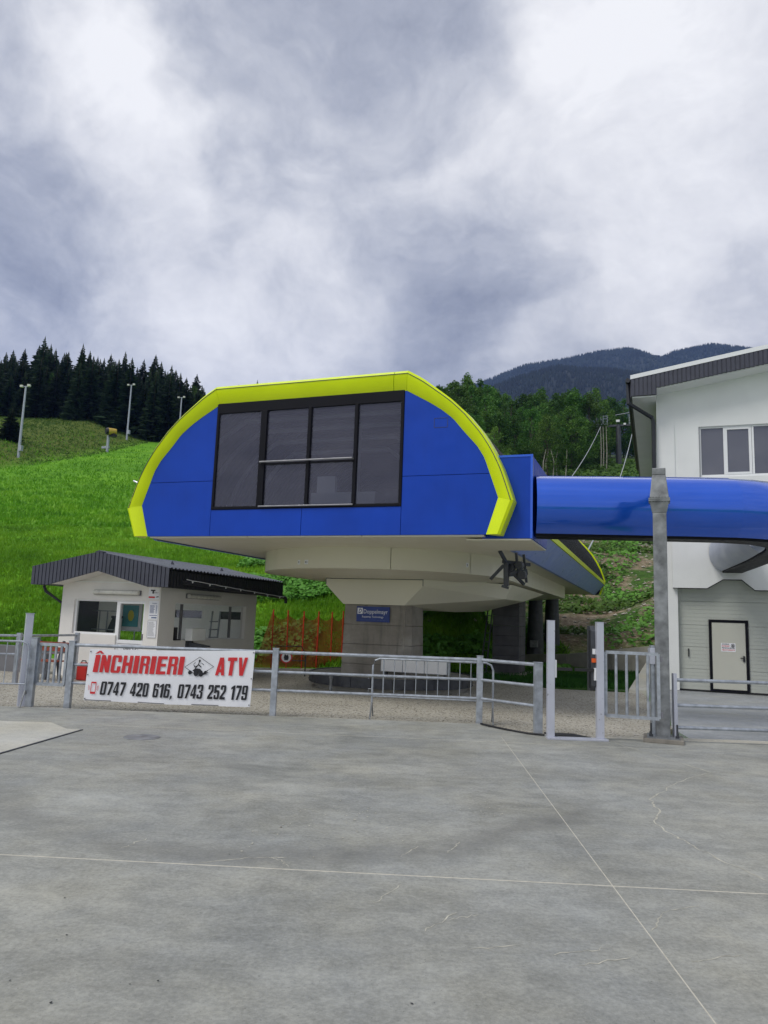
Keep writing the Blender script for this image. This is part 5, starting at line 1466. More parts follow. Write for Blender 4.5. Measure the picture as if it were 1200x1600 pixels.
for (x, y, lb) in ((-4.72, 31.4, 'left of the two round grey steel columns under the station rear'), (-4.25, 33.0, 'right of the two round grey steel columns under the station rear')):
    cc = thing('steel_column', lb, 'column', (x, y, 0), 0, 'round columns under the station')
    build('column_tube', MB().tube([(x, y, .15), (x, y, 3.15)], [.36, .27], 20), 'dark_steel', cc, smooth=True)
    build('column_foot', MB().lathe((x, y), [(0, .18), (.44, .18), (.44, .0)], 20), 'cement_wall', cc, smooth=True)
    build('junction_box', MB().box((x - .16, y - .42, .72), (x + .16, y - .30, 1.0)), 'galv_dull', cc, bevel=.01)
    mb = MB()
    for k in range(12): mb.tube([(x + .40 * math.cos(k * .5236), y + .40 * math.sin(k * .5236), .12), (x + .40 * math.cos(k * .5236), y + .40 * math.sin(k * .5236), .26)], .02, 5)
    build('anchor_bolts', mb, 'dark_steel', cc)
rw = thing('retaining_wall', 'low pale concrete retaining wall at the foot of the rubble slope', 'wall', (-2, 32, 0))
wp = [(-5.2, 31.0, .42), (-3.3, 30.0, .55), (-1.6, 29.4, .80), (.05, 29.2, 1.05)]
for a, b in zip(wp[:-1], wp[1:]):
    build('wall_section', MB().add([(a[0], a[1], -.1), (b[0] - .01, b[1], -.1), (b[0] - .01, b[1] + .25, -.1), (a[0], a[1] + .25, -.1), (a[0], a[1], a[2]), (b[0] - .01, b[1], b[2]), (b[0] - .01, b[1] + .25, b[2]), (a[0], a[1] + .25, a[2])], [(3, 2, 1, 0), (4, 5, 6, 7), (0, 1, 5, 4), (1, 2, 6, 5), (2, 3, 7, 6), (3, 0, 4, 7)]), 'cement_wall', rw)
stp = thing('concrete_ramp_wall', 'pale concrete wedge wall beside the grass behind the swing gate', 'wall', (-.4, 24, 0))
build('wedge', MB().add([(-.72, 20.9, -.1), (-.25, 20.8, -.1), (.05, 29.1, -.1), (-.35, 29.1, -.1), (-.70, 20.92, .05), (-.25, 20.82, .05), (.05, 29.1, .45), (-.35, 29.1, .45)], [(3, 2, 1, 0), (4, 5, 6, 7), (0, 1, 5, 4), (1, 2, 6, 5), (2, 3, 7, 6), (3, 0, 4, 7)]), 'concrete_pale', stp)
# lawn strip
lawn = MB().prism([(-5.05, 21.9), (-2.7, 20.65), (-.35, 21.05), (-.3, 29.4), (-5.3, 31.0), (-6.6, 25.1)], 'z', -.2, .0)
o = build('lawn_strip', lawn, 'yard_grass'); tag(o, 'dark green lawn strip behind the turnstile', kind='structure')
# net fence
nf = thing('safety_net_fence', 'orange safety net on red stakes at the foot of the green bank', 'fence', (-10.8, 22.5, 0))
pts = [(-11.64, 21.51), (-11.30, 21.91), (-10.95, 22.32), (-10.61, 22.72), (-10.27, 23.12), (-10.01, 23.43), (-9.6, 23.95)]
for k, (x, y) in enumerate(pts):
    build('stake', MB().tube([(x, y, -.05), (x + random.uniform(-.03, .03), y, 1.86 + random.uniform(-.05, .05))], .022, 6), 'red_stake', nf)
mb = MB()
for (a, b) in zip(pts[:-1], pts[1:]):
    for q in range(6):
        t0, t1 = q / 6, (q + 1) / 6; s0, s1 = math.sin(t0 * math.pi), math.sin(t1 * math.pi)
        A0 = (a[0] + (b[0] - a[0]) * t0, a[1] + (b[1] - a[1]) * t0); A1 = (a[0] + (b[0] - a[0]) * t1, a[1] + (b[1] - a[1]) * t1)
        mb.quad((A0[0], A0[1], -.02), (A1[0], A1[1], -.02), (A1[0], A1[1] + .03 * s1, 1.68 - .16 * s1), (A0[0], A0[1] + .03 * s0, 1.68 - .16 * s0))
mb.quad((-11.64, 21.50, 1.8), (-11.60, 21.46, -.02), (-12.05, 21.1, -.02), (-11.66, 21.49, 1.78))
build('netting', mb, 'net', nf, fix=False)
ws = thing('warning_sign', 'small round prohibition sign on a wire gate near the pillar', 'sign', (-9.6, 19.0, 0))
build('wire_frame', MB().tube([(-9.95, 18.6, -.03), (-9.95, 18.6, .80), (-9.45, 19.2, .80), (-9.35, 19.3, .6), (-9.35, 19.3, -.03)], .018, 6).tube([(-9.95, 18.6, .4), (-9.35, 19.3, .4)], .014, 5), 'dark_steel', ws)
nrm = Vector((.35, -.94, 0)).normalized(); cc_ = Vector((-9.70, 18.80, .50))
ux = Vector((nrm.y * -1, nrm.x, 0))
def dsc(c, r_, off): return [c + ux * r_ * math.cos(6.2832 * k / 20) + Vector((0, 0, r_ * math.sin(6.2832 * k / 20))) + nrm * off for k in range(20)]
build('sign_disc', MB().add(dsc(cc_, .17, .02) + dsc(cc_, .17, .0), [tuple(range(20)), tuple(range(39, 19, -1))]), 'red_ink', ws)
sd_ = build('sign_face', MB().add(dsc(cc_, .135, .026), [tuple(range(20))]), 'paper', ws, fix=False)
build('sign_symbol', MB().add([cc_ + ux * a + Vector((0, 0, b)) + nrm * .032 for a, b in ((-.05, -.08), (.05, -.08), (.07, 0), (.04, .08), (0, .05), (-.04, .09), (-.07, 0))], [tuple(range(7))]), 'ink', sd_, fix=False)
# small bush at the foot of the blue body: soil heap

# thin pipe poking out left of the trim
build('side_lamp_arm', MB().tube([(-10.55, 13.4, 4.35), (-10.98, 13.4, 4.52)], .022, 6), 'galv', st)

# ------------------------------------------------------------------ lift tower and cables
TX, TY = -5.75, 134.0
tz = float(terrain_z(TX * CY + TY * SY, -TX * SY + TY * CY))
tw = thing('lift_tower', 'grey lift tower with crossarm on the wooded slope behind the tube', 'lift tower', (TX, TY, tz - .5))
ztop = 37.3
build('tower_tube', MB().tube([(TX, TY, 28.6), (TX, TY, ztop)], [.52, .42], 14), 'dark_steel', tw, smooth=True)
build('number_collar', MB().tube([(TX, TY, tz - 1), (TX, TY, 28.6)], [.60, .56], 14), 'pvc', tw, smooth=True)
build('crossarm', MB().box((TX - 3.1, TY - .25, ztop - .35), (TX + 3.1, TY + .25, ztop + .0)), 'dark_steel', tw)
for sg in (-1, 1):
    x = TX + sg * 2.75
    build('sheave_train', MB().box((x - .12, TY - 2.6, ztop + .3), (x + .12, TY + 2.6, ztop + .5)).box((x - .7, TY - 1.2, ztop - .2), (x + .7, TY + 1.2, ztop - .1)), 'galv_dull', tw)
    for q in range(6):
        yy = TY - 2.3 + q * .92; build('sheave', MB().tube([(x - .09, yy, ztop + .32), (x + .09, yy, ztop + .32)], .24, 12), 'dark_steel', tw)
    mb = MB()
    for zz_ in (.0, .5, 1.0, 1.5): mb.bar((x - sg * .9, TY - .8, ztop + zz_), (x - sg * .2, TY - .8, ztop + zz_), .06)
    for xx_ in (.9, .2): mb.bar((x - sg * xx_, TY - .8, ztop - .2), (x - sg * xx_, TY - .8, ztop + 1.6), .07)
    build('maintenance_cage', mb, 'galv', tw)
    mb = MB()
    for zz_ in (-.9, -.4, .1): mb.bar((x + sg * .2, TY - .8, ztop + zz_), (x + sg * .9, TY - .8, ztop + zz_), .06)
    for xx_ in (.9, .2): mb.bar((x + sg * xx_, TY - .8, ztop - 1.0), (x + sg * xx_, TY - .8, ztop + 1.3), .07)
    build('side_cage', mb, 'galv', tw)
build('upper_frame', MB().bar((TX - 2.3, TY, ztop), (TX - .2, TY, ztop + 2.4), .14).bar((TX + 2.3, TY, ztop), (TX + .2, TY, ztop + 2.4), .14), 'galv_dull', tw) if False else None
build('tower_lamp', MB().box((TX - .35, TY - .7, ztop + .35), (TX + .25, TY - .3, ztop + .75)).box((TX + .9, TY - .6, ztop - .2), (TX + 1.3, TY - .4, ztop + .1)), 'pvc', tw)


def sag(a, b, s_, n_=24):
    a = Vector(a); b = Vector(b); return [a.lerp(b, k / n_) - Vector((0, 0, s_ * 4 * (k / n_) * (1 - k / n_))) for k in range(n_ + 1)]


for sg, lb in ((-1, 'left haul cable climbing from the station to the lift tower'), (1, 'right haul cable climbing from the station to the lift tower')):
    x = TX + sg * 2.75
    pts_ = sag((CX + sg * 2.6, 36.5, 3.6), (x, TY, ztop + .55), 2.2)
    o = build('haul_cable', MB().tube(pts_, .055, 5), 'cable', smooth=True, fix=False); tag(o, lb, 'cable', 'haul cables of the lift')
o = build('haul_cable', MB().tube(sag((TX - .5, TY, ztop + 1.8), (TX + 12, TY + 60, ztop + 24), 1.0, 8), .06, 5), 'cable', fix=False)
tag(o, 'upper cable rising from the lift tower behind the eave of the building', 'cable', 'haul cables of the lift')

# ------------------------------------------------------------------ lamp poles and snow cannon
for k, ((x, y, z, h), lb) in enumerate((((-74.79, 69.36, 19.62, 9.7), 'tall floodlight pole nearest the left edge of the ski slope'), ((-87.56, 104.09, 31.2, 10.3), 'middle floodlight pole on the grassy bank beside the spruces'), ((*LD(-38.6, 134)[:2], 33.5, 8.0), 'farthest floodlight pole partly behind the yellow trim'))):
    zt_ = float(terrain_z(x * CY + y * SY, -x * SY + y * CY)) - .12
    top = z + h if k < 2 else 41.3
    zb_ = min(z, zt_)
    lp = thing('floodlight_pole', lb, 'floodlight', (x, y, zb_), 0, 'floodlight poles along the slope')
    build('pole', MB().tube([(x, y, zb_ - .5), (x, y, top)], [.19, .11], 10), 'galv', lp, smooth=True)
    build('switch_box', MB().box((x + .15, y - .3, z + 1.2), (x + .6, y + .05, z + 1.9)), 'galv', lp)
    build('crossbar', MB().bar((x - .5, y, top), (x + .6, y, top - .1), .09), 'galv', lp)
    for q in (-1, 1): build('floodlight_head', MB().cbox((x + q * .6 + .05, y - .15), .34, .34, top - .14, top + .12, .4), 'lamp', lp)
x, y = -79.3, 90.08; z = 26.3
sn = thing('snow_cannon', 'yellow and black snow cannon on a stand at the slope edge', 'snow cannon', (x, y, z))
build('stand', MB().tube([(x, y, z - 1.5), (x, y, z + 2.0)], .22, 8).bar((x - 1.0, y, z + .1), (x + .3, y, z + .1), .35), 'galv', sn)
build('arm', MB().bar((x, y, z + 1.9), (x + 1.1, y, z + 2.2), .2), 'dark_steel', sn)
build('fan_housing', MB().tube([(x + .3, y - .6, z + 2.5), (x + .7, y + .1, z + 2.6), (x + 1.0, y + .5, z + 2.65)], [.55, .5, .42], 12), 'snow_gun', sn, smooth=True)
build('nozzle_ring', MB().tube([(x + .15, y - .85, z + 2.46), (x + .32, y - .58, z + 2.5)], [.45, .60], 12), 'ink', sn)
build('motor', MB().cbox((x + .9, y + .1), .7, .7, z + 1.7, z + 2.15), 'ink', sn)


# ------------------------------------------------------------------ trees
def spruce_mesh(seed):
    rr = random.Random(seed); H = 1.0; vs = []; fs = []
    lv = 46
    for i in range(lv):
        t_ = i / (lv - 1); h = .06 + .93 * t_
        rad = .185 * (1 - t_) ** .82 * rr.uniform(.82, 1.12) + .006
        nb = int(11 - 6 * t_)
        a0 = rr.uniform(0, 6.28)
        for b in range(nb):
            a = a0 + 6.283 * b / nb + rr.uniform(-.3, .3); r_ = rad * rr.uniform(.55, 1.22)
            dx, dy = math.cos(a), math.sin(a); px, py = -dy, dx
            z0_ = h; drop = r_ * rr.uniform(.25, .6); wd = r_ * rr.uniform(.22, .36)
            o_ = len(vs)
            vs += [(0, 0, z0_ + .008), (dx * r_ * .5 + px * wd, dy * r_ * .5 + py * wd, z0_ - drop * .55), (dx * r_, dy * r_, z0_ - drop * .75 + r_ * .08), (dx * r_ * .5 - px * wd, dy * r_ * .5 - py * wd, z0_ - drop * .6), (dx * r_ * .55, dy * r_ * .55, z0_ - drop * .25), (dx * r_ * .6, dy * r_ * .6, z0_ - drop * .9 - .014)]
            fs += [(o_, o_ + 1, o_ + 4), (o_, o_ + 4, o_ + 3), (o_ + 1, o_ + 2, o_ + 4), (o_ + 4, o_ + 2, o_ + 3), (o_, o_ + 5, o_ + 2)]
    o_ = len(vs); vs += [(.006, 0, .97), (-.006, 0, .97), (0, 0, 1.02)]; fs.append((o_, o_ + 1, o_ + 2))
    return vs, fs


def decid_mesh(seed, slim=.26):
    """crown of leaf-sized faces gathered in clumps round the boughs; height 1"""
    rr = np.random.default_rng(seed)
    cl_ = []
    ncl = 74
    for k in range(ncl):
        t_ = rr.uniform(.10, 1.0)
        prof = slim * (math.sin(min(1, (1.02 - t_) * 1.35) * math.pi / 2)) ** .8 * (.55 + .45 * min(1, (t_ - .08) / .25))
        a = rr.uniform(0, 6.283); r_ = prof * math.sqrt(rr.uniform(.05, 1.0))
        cl_.append((r_ * math.cos(a), r_ * math.sin(a), t_ * .95, rr.uniform(.045, .085) * (1.25 - t_ * .6)))
    vs = []; fs = []
    for (cx, cy, cz, cr_) in cl_:
        n_ = int(75 * (cr_ / .05) ** 1.3)
        g = rr.normal(size=(n_, 3)); g /= np.linalg.norm(g, axis=1)[:, None]; rad = cr_ * rr.uniform(.35, 1.08, (n_, 1)) ** .6
        p = g * rad * np.array([.85, .85, 1.15]) + np.array([cx, cy, cz])
        for q in p:
            u = rr.normal(size=3); u /= np.linalg.norm(u); w = np.cross(u, rr.normal(size=3)); w /= np.linalg.norm(w)
            s_ = rr.uniform(.007, .013); o_ = len(vs)
            vs += [tuple(q - u * s_), tuple(q + w * s_ * .7), tuple(q + u * s_), tuple(q - w * s_ * .7)]; fs.append((o_, o_ + 1, o_ + 2, o_ + 3))
    return vs, fs, cl_


def shared(name, vs, fs, mat):
    me = bpy.data.meshes.new(name); me.from_pydata(vs, [], fs); me.materials.append(M[mat]); return me


SP = [shared('crown', *spruce_mesh(40 + k), 'spruce') for k in range(6)]
tk = MB().tube([(0, 0, -.08), (0, 0, .5), (0, 0, .97)], [.014, .009, .002], 6)
SPT = shared('trunk', tk.v, tk.f, 'bark')
DC = []; DT = []
for k in range(5):
    vs, fs, cl_ = decid_mesh(60 + k, .19 + .022 * k)
    DC.append(shared('crown', vs, fs, 'birch'))
    mb = MB().tube([(0, 0, -.06), (.006, .004, .35), (-.004, 0, .7), (0, 0, .95)], [.009, .007, .004, .001], 6)
    for (cx, cy, cz, cr_) in cl_[::2]:
        zb_ = max(.12, cz - .14); mb.tube([(0, 0, zb_), (cx * .8, cy * .8, cz)], [.004, .001], 4)
    DT.append(shared('trunk', mb.v, mb.f, 'bark'))


def cam_elev(x, y, z):
    return


def put_tree(kind, L_, D_, h, label, group, wide=1.0, dz=0.0):
    x, y, _ = LD(L_, D_); z = float(terrain_z(L_, D_)) - .3 + dz
    k = random.randrange(len(SP) if kind == 'spruce' else len(DC))
    t_ = thing('spruce_tree' if kind == 'spruce' else 'birch_tree', label, 'tree', (x, y, z), random.uniform(0, 6.28), group)
    t_.scale = (h * wide, h * wide, h)
    for nm, me in (('crown', SP[k] if kind == 'spruce' else DC[k]), ('trunk', SPT if kind == 'spruce' else DT[k])):
        c = bpy.data.objects.new(nm, me); COL.objects.link(c); c.parent = t_
    return t_


def h_for(px_y_top, px_x, D_, z):
    """height that brings a tree standing at z to the skyline height the woods have there"""
    hor = 967 + .036 * (px_x - 600)
    return 1.65 + (hor - px_y_top) / 1155 * D_ * 1.02 - z


# left spruce wood
skyl = [(-120, 540), (0, 545), (38, 520), (60, 545), (100, 532), (125, 550), (150, 546), (190, 548), (215, 552), (240, 553), (262, 572), (300, 586), (318, 602), (345, 640)]
random.seed(21)
n_sp = 0
for row, (D_, jit) in enumerate(((136, 3), (143, 4), (150, 5), (158, 6), (167, 6))):
    px_ = -110
    while px_ < 322:
        pxx = px_ + random.uniform(-5, 5); Dd = D_ + random.uniform(-jit, jit) + max(0, (pxx - 230)) * .10
        L_ = (pxx - 600) / 1155 * Dd * 1.0
        sky_y = float(np.interp(pxx, [p[0] for p in skyl], [p[1] for p in skyl]))
        z = float(terrain_z(L_, Dd)); h = h_for(sky_y, pxx, Dd, z) + random.uniform(-4.2, .6) - (1.0 if row < 2 else 0)
        h = max(6, h)
        lbl = ('dark spruce in the front row of the wood, directly above the grassy bank' if row == 0 else 'dark spruce in the second row behind the front of the wood' if row == 1 else 'dark spruce top further back in the wood on the left')
        put_tree('spruce', L_, Dd, h, lbl, 'spruces in the wood on the left', random.uniform(1.25, 1.75))
        n_sp += 1
        px_ += random.uniform(13, 21)
for (pxx, yy, D_, lb) in ((38, 518, 140, 'tallest dark spruce at the left, rising above the wood'), (101, 530, 138, 'broad dark spruce right of the tallest one above the bank')):
    L_ = (pxx - 600) / 1155 * D_; z = float(terrain_z(L_, D_)); put_tree('spruce', L_, D_, h_for(yy, pxx, D_, z), lb, None, 1.25)
for (pxx, yy, D_, lb) in ((-2, 632, 99, 'big dark spruce cut by the left edge of the picture'), (8, 655, 104, 'second low spruce by the left edge')):
    L_ = (pxx - 600) / 1155 * D_; z = float(terrain_z(L_, D_)); put_tree('spruce', L_, D_, h_for(yy, pxx, D_, z), lb, None, 2.1)
for (pxx, yy, D_) in ((58, 575, 139), (66, 600, 137), (288, 598, 152), (275, 615, 146)):
    L_ = (pxx - 600) / 1155 * D_; z = float(terrain_z(L_, D_)); put_tree('birch', L_, D_, h_for(yy, pxx, D_, z), 'pale green leafy tree standing among the dark spruces', 'leafy trees in the spruce wood', 1.1)
for (pxx, yy, lb) in ((358, 597, 'small far spruce top left of a larger one above the yellow trim'), (388, 590, 'larger far spruce top above the yellow trim')):
    D_ = 185; L_ = (pxx - 600) / 1155 * D_; z = float(terrain_z(L_, D_)); put_tree('spruce', L_, D_, h_for(yy, pxx, D_, z), lb, None, 1.1)

# right leafy wood
sky2 = [(600, 600), (650, 588), (665, 606), (690, 594), (728, 580), (745, 594), (766, 590), (790, 616), (815, 614), (850, 606), (880, 610), (900, 602), (940, 606), (975, 612), (1000, 618), (1100, 625)]
n_b = 0
for row, (D_, jit, drop) in enumerate(((92, 3, 60), (102, 3, 42), (112, 4, 26), (122, 4, 12), (132, 5, 3), (143, 5, 0))):
    px_ = 560 + random.uniform(0, 12)
    end = (800, 850, 905, 935, 1060, 1080)[row]
    while px_ < end:
        Dd = D_ + random.uniform(-jit, jit); L_ = (px_ - 600) / 1155 * Dd
        if px_ > 925 and row < 5: break
        if px_ > 925: Dd += 9; L_ = (px_ - 600) / 1155 * Dd
        sky_y = float(np.interp(px_, [p[0] for p in sky2], [p[1] for p in sky2])) + drop * random.uniform(.6, 1.2)
        z = float(terrain_z(L_, Dd)); h = max(6, h_for(sky_y, px_, Dd, z) + random.uniform(-.9, 1.2))
        put_tree('birch', L_, Dd, h, ('leafy tree low in the front of the wood, just above the blue box' if row < 2 else 'leafy tree in the middle of the wood behind the station' if row < 4 else 'leafy tree at the top of the wood, against the mountain'), 'leafy trees in the wood on the right', random.uniform(1.0, 1.35))
        n_b += 1
        px_ += random.uniform(17, 27)
for (pxx, yy, D_, lb) in ((728, 578, 118, 'pointed leafy tree rising highest right of the yellow trim'), (648, 585, 128, 'round tree top just right of the station roof peak'), (858, 640, 100, 'slim leafy tree with a pale bare trunk left of the lift tower')):
    L_ = (pxx - 600) / 1155 * D_; z = float(terrain_z(L_, D_)); put_tree('birch', L_, D_, h_for(yy, pxx, D_, z), lb, None, 1.0)
for k, (pxx, D_) in enumerate(((850, 97), (856, 99), (866, 98), (874, 101), (886, 99))):
    L_ = (pxx - 600) / 1155 * D_; x, y, _ = LD(L_, D_); z = float(terrain_z(L_, D_)) - .3
    tt = thing('bare_trunk', 'thin pale bare tree trunk at the wood edge left of the lift tower', 'tree trunk', (x, y, z), 0, 'pale trunks at the wood edge')
    build('trunk', MB().tube([(x, y, z), (x + random.uniform(-.4, .4), y, z + 3.5), (x + random.uniform(-.5, .5), y, z + 5.2)], [.09, .06, .03], 6), 'pale_bark', tt)
for k, (pxx, D_) in enumerate(((943, 118), (947, 119), (952, 118))):
    L_ = (pxx - 600) / 1155 * D_; x, y, _ = LD(L_, D_); z = float(terrain_z(L_, D_)) - .3
    tt = thing('bare_trunk', 'thin pale trunk just left of the lift tower', 'tree trunk', (x, y, z), 0, 'pale trunks beside the lift tower')
    build('trunk', MB().tube([(x, y, z), (x + .1, y, z + 4), (x, y, z + 8)], [.10, .08, .04], 6), 'pale_bark', tt)


# ------------------------------------------------------------------ ground cover
def tufts(name, label, L_, D_, hmin, hmax, nb, mat, lean=.5, wide=.10, zfun=terrain_z, zoff=-.14):
    n_ = len(L_); rr = np.random.default_rng(len(name) + n_)
    z = (zfun(L_, D_) if zfun is not None else np.zeros(n_)) + zoff
    X = L_ * CY - D_ * SY; Y = L_ * SY + D_ * CY
    P_ = np.repeat(np.stack([X, Y, z], 1), nb, 0); N = len(P_)
    P_[:, :2] += rr.normal(0, wide * 1.2, (N, 2))
    a = rr.uniform(0, 6.283, N); h = rr.uniform(hmin, hmax, N); w = wide * rr.uniform(.5, 1.2, N); ln = rr.uniform(-lean, lean, (N, 2)) * h[:, None]
    dx = np.cos(a) * w / 2; dy = np.sin(a) * w / 2
    V0 = P_ + np.stack([dx, dy, np.zeros(N)], 1); V1 = P_ - np.stack([dx, dy, np.zeros(N)], 1)
    V2 = P_ + np.stack([ln[:, 0], ln[:, 1], h], 1)
    co_ = np.stack([V0, V1, V2], 1).reshape(-1, 3); fa = np.arange(3 * N).reshape(-1, 3)
    o = np_mesh(name, co_, fa, mat); tag(o, label, 'grass', kind='stuff'); return o


def leaves(name, label, L_, D_, smin, smax, hmax, mat, zfun=terrain_z, zoff=-.12):
    n_ = len(L_); rr = np.random.default_rng(n_ + 5)
    z = zfun(L_, D_) + zoff + rr.uniform(0.02, hmax, n_); X = L_ * CY - D_ * SY; Y = L_ * SY + D_ * CY
    P_ = np.stack([X, Y, z], 1); nm = rr.normal(0, .42, (n_, 3)) + np.array([.1, -.35, .85]); nm /= np.linalg.norm(nm, axis=1)[:, None]
    u = np.cross(nm, rr.normal(size=(n_, 3))); u /= np.linalg.norm(u, axis=1)[:, None]; v = np.cross(nm, u)
    s_ = rr.uniform(smin, smax, (n_, 1))
    pts_ = [P_ + u * s_, P_ + v * s_ * .75 + u * s_ * .2, P_ + v * s_ * .5 - u * s_ * .8, P_ - v * s_ * .5 - u * s_ * .8, P_ - v * s_ * .75 + u * s_ * .2]
    co_ = np.stack(pts_, 1).reshape(-1, 3); fa = np.arange(5 * n_).reshape(-1, 5)
    o = np_mesh(name, co_, fa, mat); tag(o, label, 'plants', kind='stuff'); return o


def sampD(n_, d0, d1): u = RNG.uniform(0, 1, n_); return 1 / (1 / d0 + (1 / d1 - 1 / d0) * u)


n_ = 60000; Dg = sampD(n_, 25.2, 125); Lg = RNG.uniform(-.60, .12, n_) * Dg
ok = (terrain_z(Lg, Dg) > .1) & (Lg > -47 - .05 * Dg); Lg, Dg = Lg[ok], Dg[ok]
# blades grow with distance in clump size so the slope keeps its tufted look
near = Dg < 45
tufts('slope_grass', 'bright green grass covering the ski slope', Lg[near], Dg[near], .10, .26, 4, 'grass_blade', .6, .05)
tufts('slope_grass', 'bright green grass on the upper ski slope', Lg[~near], Dg[~near], .12, .38, 2, 'grass_blade', .7, .16)
n_ = 9000; Dm = RNG.uniform(88, 150, n_); Lm = RNG.uniform(-75, -43, n_)
tufts('bank_grass', 'dry rough grass on the bank below the spruces', Lm, Dm, .1, .32, 3, 'dull_weed', .6, .2)


def patches(n_, l0, l1, d0, d1, thr, seed, f=1.1):
    L_ = RNG.uniform(l0, l1, n_); D_ = RNG.uniform(d0, d1, n_)
    ok = vnoise(L_, D_, f, seed) > thr; return L_[ok], D_[ok]


L1, D1 = patches(42000, -6.5, 7, 25.2, 36, .02, 9)
leaves('broadleaf_weeds', 'broad leaved green weeds on the bank behind the pillar', L1, D1, .05, .13, .32, 'weed_leaf')
L1, D1 = patches(26000, -4, 8, 25.0, 32.5, -.9, 9)
tufts('bank_weeds', 'green grass on the bank under the station', L1, D1, .10, .28, 2, 'grass_blade', .6, .05)
L1, D1 = patches(52000, 3, 26, 31.5, 62, .06, 12, .8)
leaves('rubble_weeds', 'low green weeds growing over the rubble slope', L1, D1, .05, .15, .28, 'dull_weed')
L1, D1 = patches(20000, 3, 30, 32, 60, .16, 15, .7)
leaves('rubble_weeds', 'bright weed patches on the rubble slope', L1, D1, .05, .16, .32, 'weed_leaf')
n_ = 60000; Du = sampD(n_, 58, 135); Lu = RNG.uniform(.12, .46, n_) * Du
leaves('hillside_scrub', 'dense low scrub on the hillside around the lift tower', Lu, Du, .16, .42, 1.1, 'birch')
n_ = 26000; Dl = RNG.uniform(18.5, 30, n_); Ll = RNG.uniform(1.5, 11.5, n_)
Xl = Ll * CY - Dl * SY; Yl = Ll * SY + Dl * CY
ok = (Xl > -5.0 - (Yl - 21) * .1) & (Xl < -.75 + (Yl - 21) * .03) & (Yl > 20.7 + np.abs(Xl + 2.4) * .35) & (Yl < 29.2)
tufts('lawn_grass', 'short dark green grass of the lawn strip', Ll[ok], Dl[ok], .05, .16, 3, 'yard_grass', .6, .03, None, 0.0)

# stones on the rubble slope
rr = random.Random(3)
def stones(name, label, n_, l0, l1, d0, d1, s0, s1, mat='rock'):
    mb = MB()
    for k in range(n_):
        L_ = rr.uniform(l0, l1); D_ = rr.uniform(d0, d1); x, y, _ = LD(L_, D_); z = float(terrain_z(L_, D_)) - .12; s_ = rr.uniform(s0, s1) * rr.uniform(.6, 1.3)
        vs = [(x + s_ * rr.uniform(.5, 1.2) * a, y + s_ * rr.uniform(.5, 1.2) * b, z + s_ * c * rr.uniform(.5, 1.0)) for a, b, c in ((1, 0, .2), (0, 1, .2), (-1, 0, .2), (0, -1, .2), (.2, .1, .9), (0, 0, -.4))]
        mb.add(vs, [(0, 1, 4), (1, 2, 4), (2, 3, 4), (3, 0, 4), (1, 0, 5), (2, 1, 5), (3, 2, 5), (0, 3, 5)])
    o = build(name, mb, mat, fix=False); tag(o, label, 'stones', kind='stuff'); return o


stones('rubble_stones', 'pale broken stones strewn over the rubble slope', 2600, 4, 26, 31.8, 58, .04, .15)
stones('bank_stones', 'pale stones in the bare soil behind the pillar', 260, 0, 8, 26.5, 36, .04, .16)
stones('yard_pebbles', 'loose pebbles on the gravel yard', 10, 1.8, 3.6, 15, 18, .012, .03)

# ------------------------------------------------------------------ far mountains


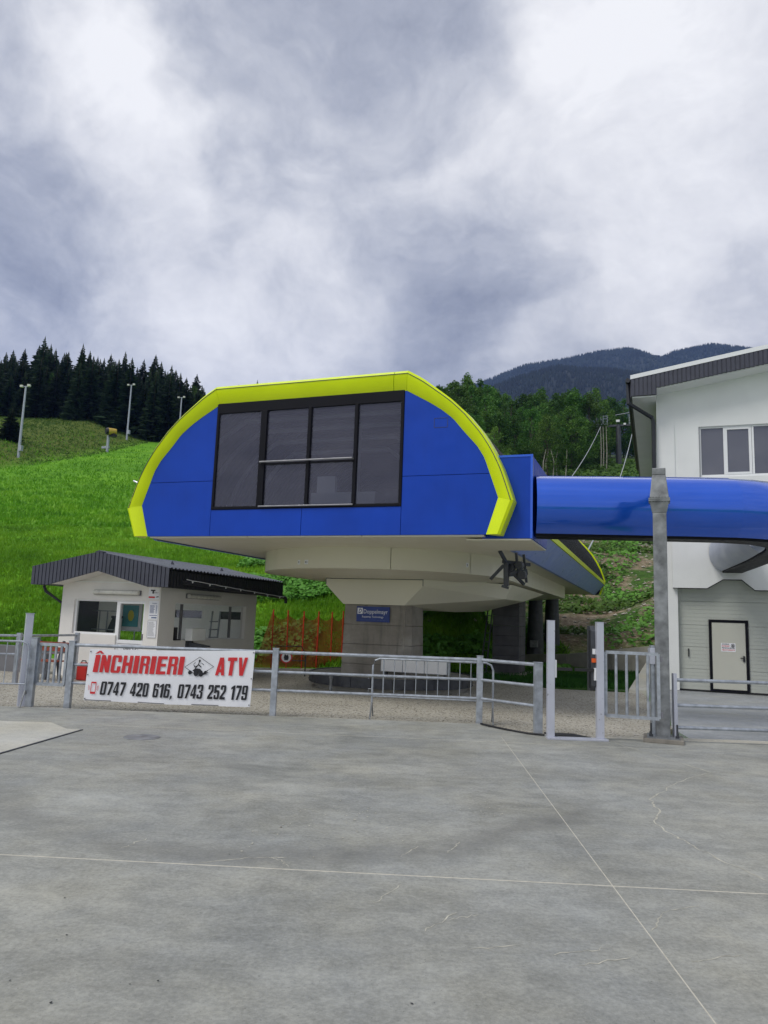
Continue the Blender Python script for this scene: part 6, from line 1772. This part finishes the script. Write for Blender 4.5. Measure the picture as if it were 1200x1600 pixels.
def ridge(name, label, prof, D0, dep, below, tree_h, ntree, seed, tname, tlabel):
    xs = np.array([p[0] for p in prof], float); hs = np.array([p[1] for p in prof], float) - (13 if D0 < 1500 else 10)
    Lr = np.linspace(xs[0], xs[-1], 160); k = np.linspace(0, 1, 40)
    LLr, KK = np.meshgrid(Lr, k)
    crest = np.interp(LLr, xs, hs)
    Dr = D0 - dep * (1 - KK)
    Z = crest - below * (1 - KK) ** 1.15 + 9 * vnoise(LLr, Dr, .012, seed) * (1 - KK) + 4 * vnoise(LLr, Dr, .04, seed + 1) * (1 - KK)
    # back side
    LL2 = np.vstack([LLr, LLr[-1:], LLr[-1:]]); Dr = np.vstack([Dr, Dr[-1:] + 60, Dr[-1:] + 400]); Z = np.vstack([Z, Z[-1:] - 12, Z[-1:] - 300])
    co_ = np.stack([(LL2 * CY - Dr * SY).ravel(), (LL2 * SY + Dr * CY).ravel(), Z.ravel()], 1)
    m_, n_ = LL2.shape; ii, jj = np.meshgrid(np.arange(m_ - 1), np.arange(n_ - 1), indexing='ij'); b = (ii * n_ + jj).ravel()
    o = np_mesh(name, co_, np.stack([b, b + 1, b + n_ + 1, b + n_], 1), 'near_spruce' if D0 < 1500 else 'far_spruce_hazed', True); tag(o, label, kind='structure')
    rr = np.random.default_rng(seed)
    lt = rr.uniform(xs[0], xs[-1], ntree); kt = 1 - rr.uniform(0, 1, ntree) ** 1.5 * .95
    kt[: ntree // 9] = 1.0
    ct = np.interp(lt, xs, hs); dt = D0 - dep * (1 - kt)
    zt = ct - below * (1 - kt) ** 1.15 + 9 * vnoise(lt, dt, .012, seed) * (1 - kt) + 4 * vnoise(lt, dt, .04, seed + 1) * (1 - kt) - 1
    h = tree_h * rr.uniform(.55, 1.25, ntree); r_ = h * rr.uniform(.16, .24, ntree)
    X = lt * CY - dt * SY; Y = lt * SY + dt * CY
    V = []
    for q in range(5):
        a = 6.283 * q / 5; V.append(np.stack([X + r_ * math.cos(a), Y + r_ * math.sin(a), zt + h * .08], 1))
    V.append(np.stack([X, Y, zt + h], 1))
    co_ = np.stack(V, 1).reshape(-1, 3); f = np.array([(q, (q + 1) % 5, 5) for q in range(5)])
    fa = (np.arange(ntree)[:, None, None] * 6 + f[None]).reshape(-1, 3)
    o2 = np_mesh(tname, co_, fa, 'near_spruce' if D0 < 1500 else 'far_spruce_hazed'); tag(o2, tlabel, 'forest', kind='stuff')
    return o


ridge('near_mountain', 'dark forested mountain ridge behind the leafy wood', [(60, 380), (150, 418), (193, 437), (225, 452), (307, 480), (350, 477), (414, 477), (452, 472), (520, 470), (700, 490), (900, 500)], 1300, 420, 260, 9, 12000, 5, 'mountain_forest', 'dark spruce forest covering the near mountain ridge')
ridge('far_mountain', 'haze tinted highest mountain ridge at the right, behind the darker one', [(120, 610), (294, 687), (380, 726), (499, 750), (591, 774), (670, 787), (710, 778), (737, 762), (769, 764), (801, 782), (908, 808), (999, 801), (1070, 790), (1400, 800)], 2000, 520, 330, 12, 12000, 8, 'far_forest', 'haze tinted spruce forest covering the highest ridge')
hx = thing('mountain_hut', 'tiny flat roofed building on the skyline of the highest ridge', 'building', LD(735, 1990, 757))
p_ = LD(735, 1990, 745)
build('hut_wall', MB().cbox(p_, 34, 16, 738, 756, YAW), 'ink_grey', hx)
build('hut_roof', MB().cbox(p_, 42, 20, 756.1, 759, YAW), 'anthracite', hx)

# ------------------------------------------------------------------ haze
hz = MB().box((-2300, -300, -3), (2300, 2900, 860))
hm = bpy.data.materials.new('haze_air'); hm.use_nodes = True
hn = hm.node_tree; hn.nodes.clear()
ho = hn.nodes.new('ShaderNodeOutputMaterial'); hv = hn.nodes.new('ShaderNodeVolumePrincipled')
hv.inputs['Color'].default_value = (.22, .38, .90, 1); hv.inputs['Density'].default_value = .00013
hn.links.new(hv.outputs[0], ho.inputs['Volume'])
ho_ = build('haze', hz, hm); tag(ho_, 'thin bluish air over the whole valley', 'haze', kind='stuff')
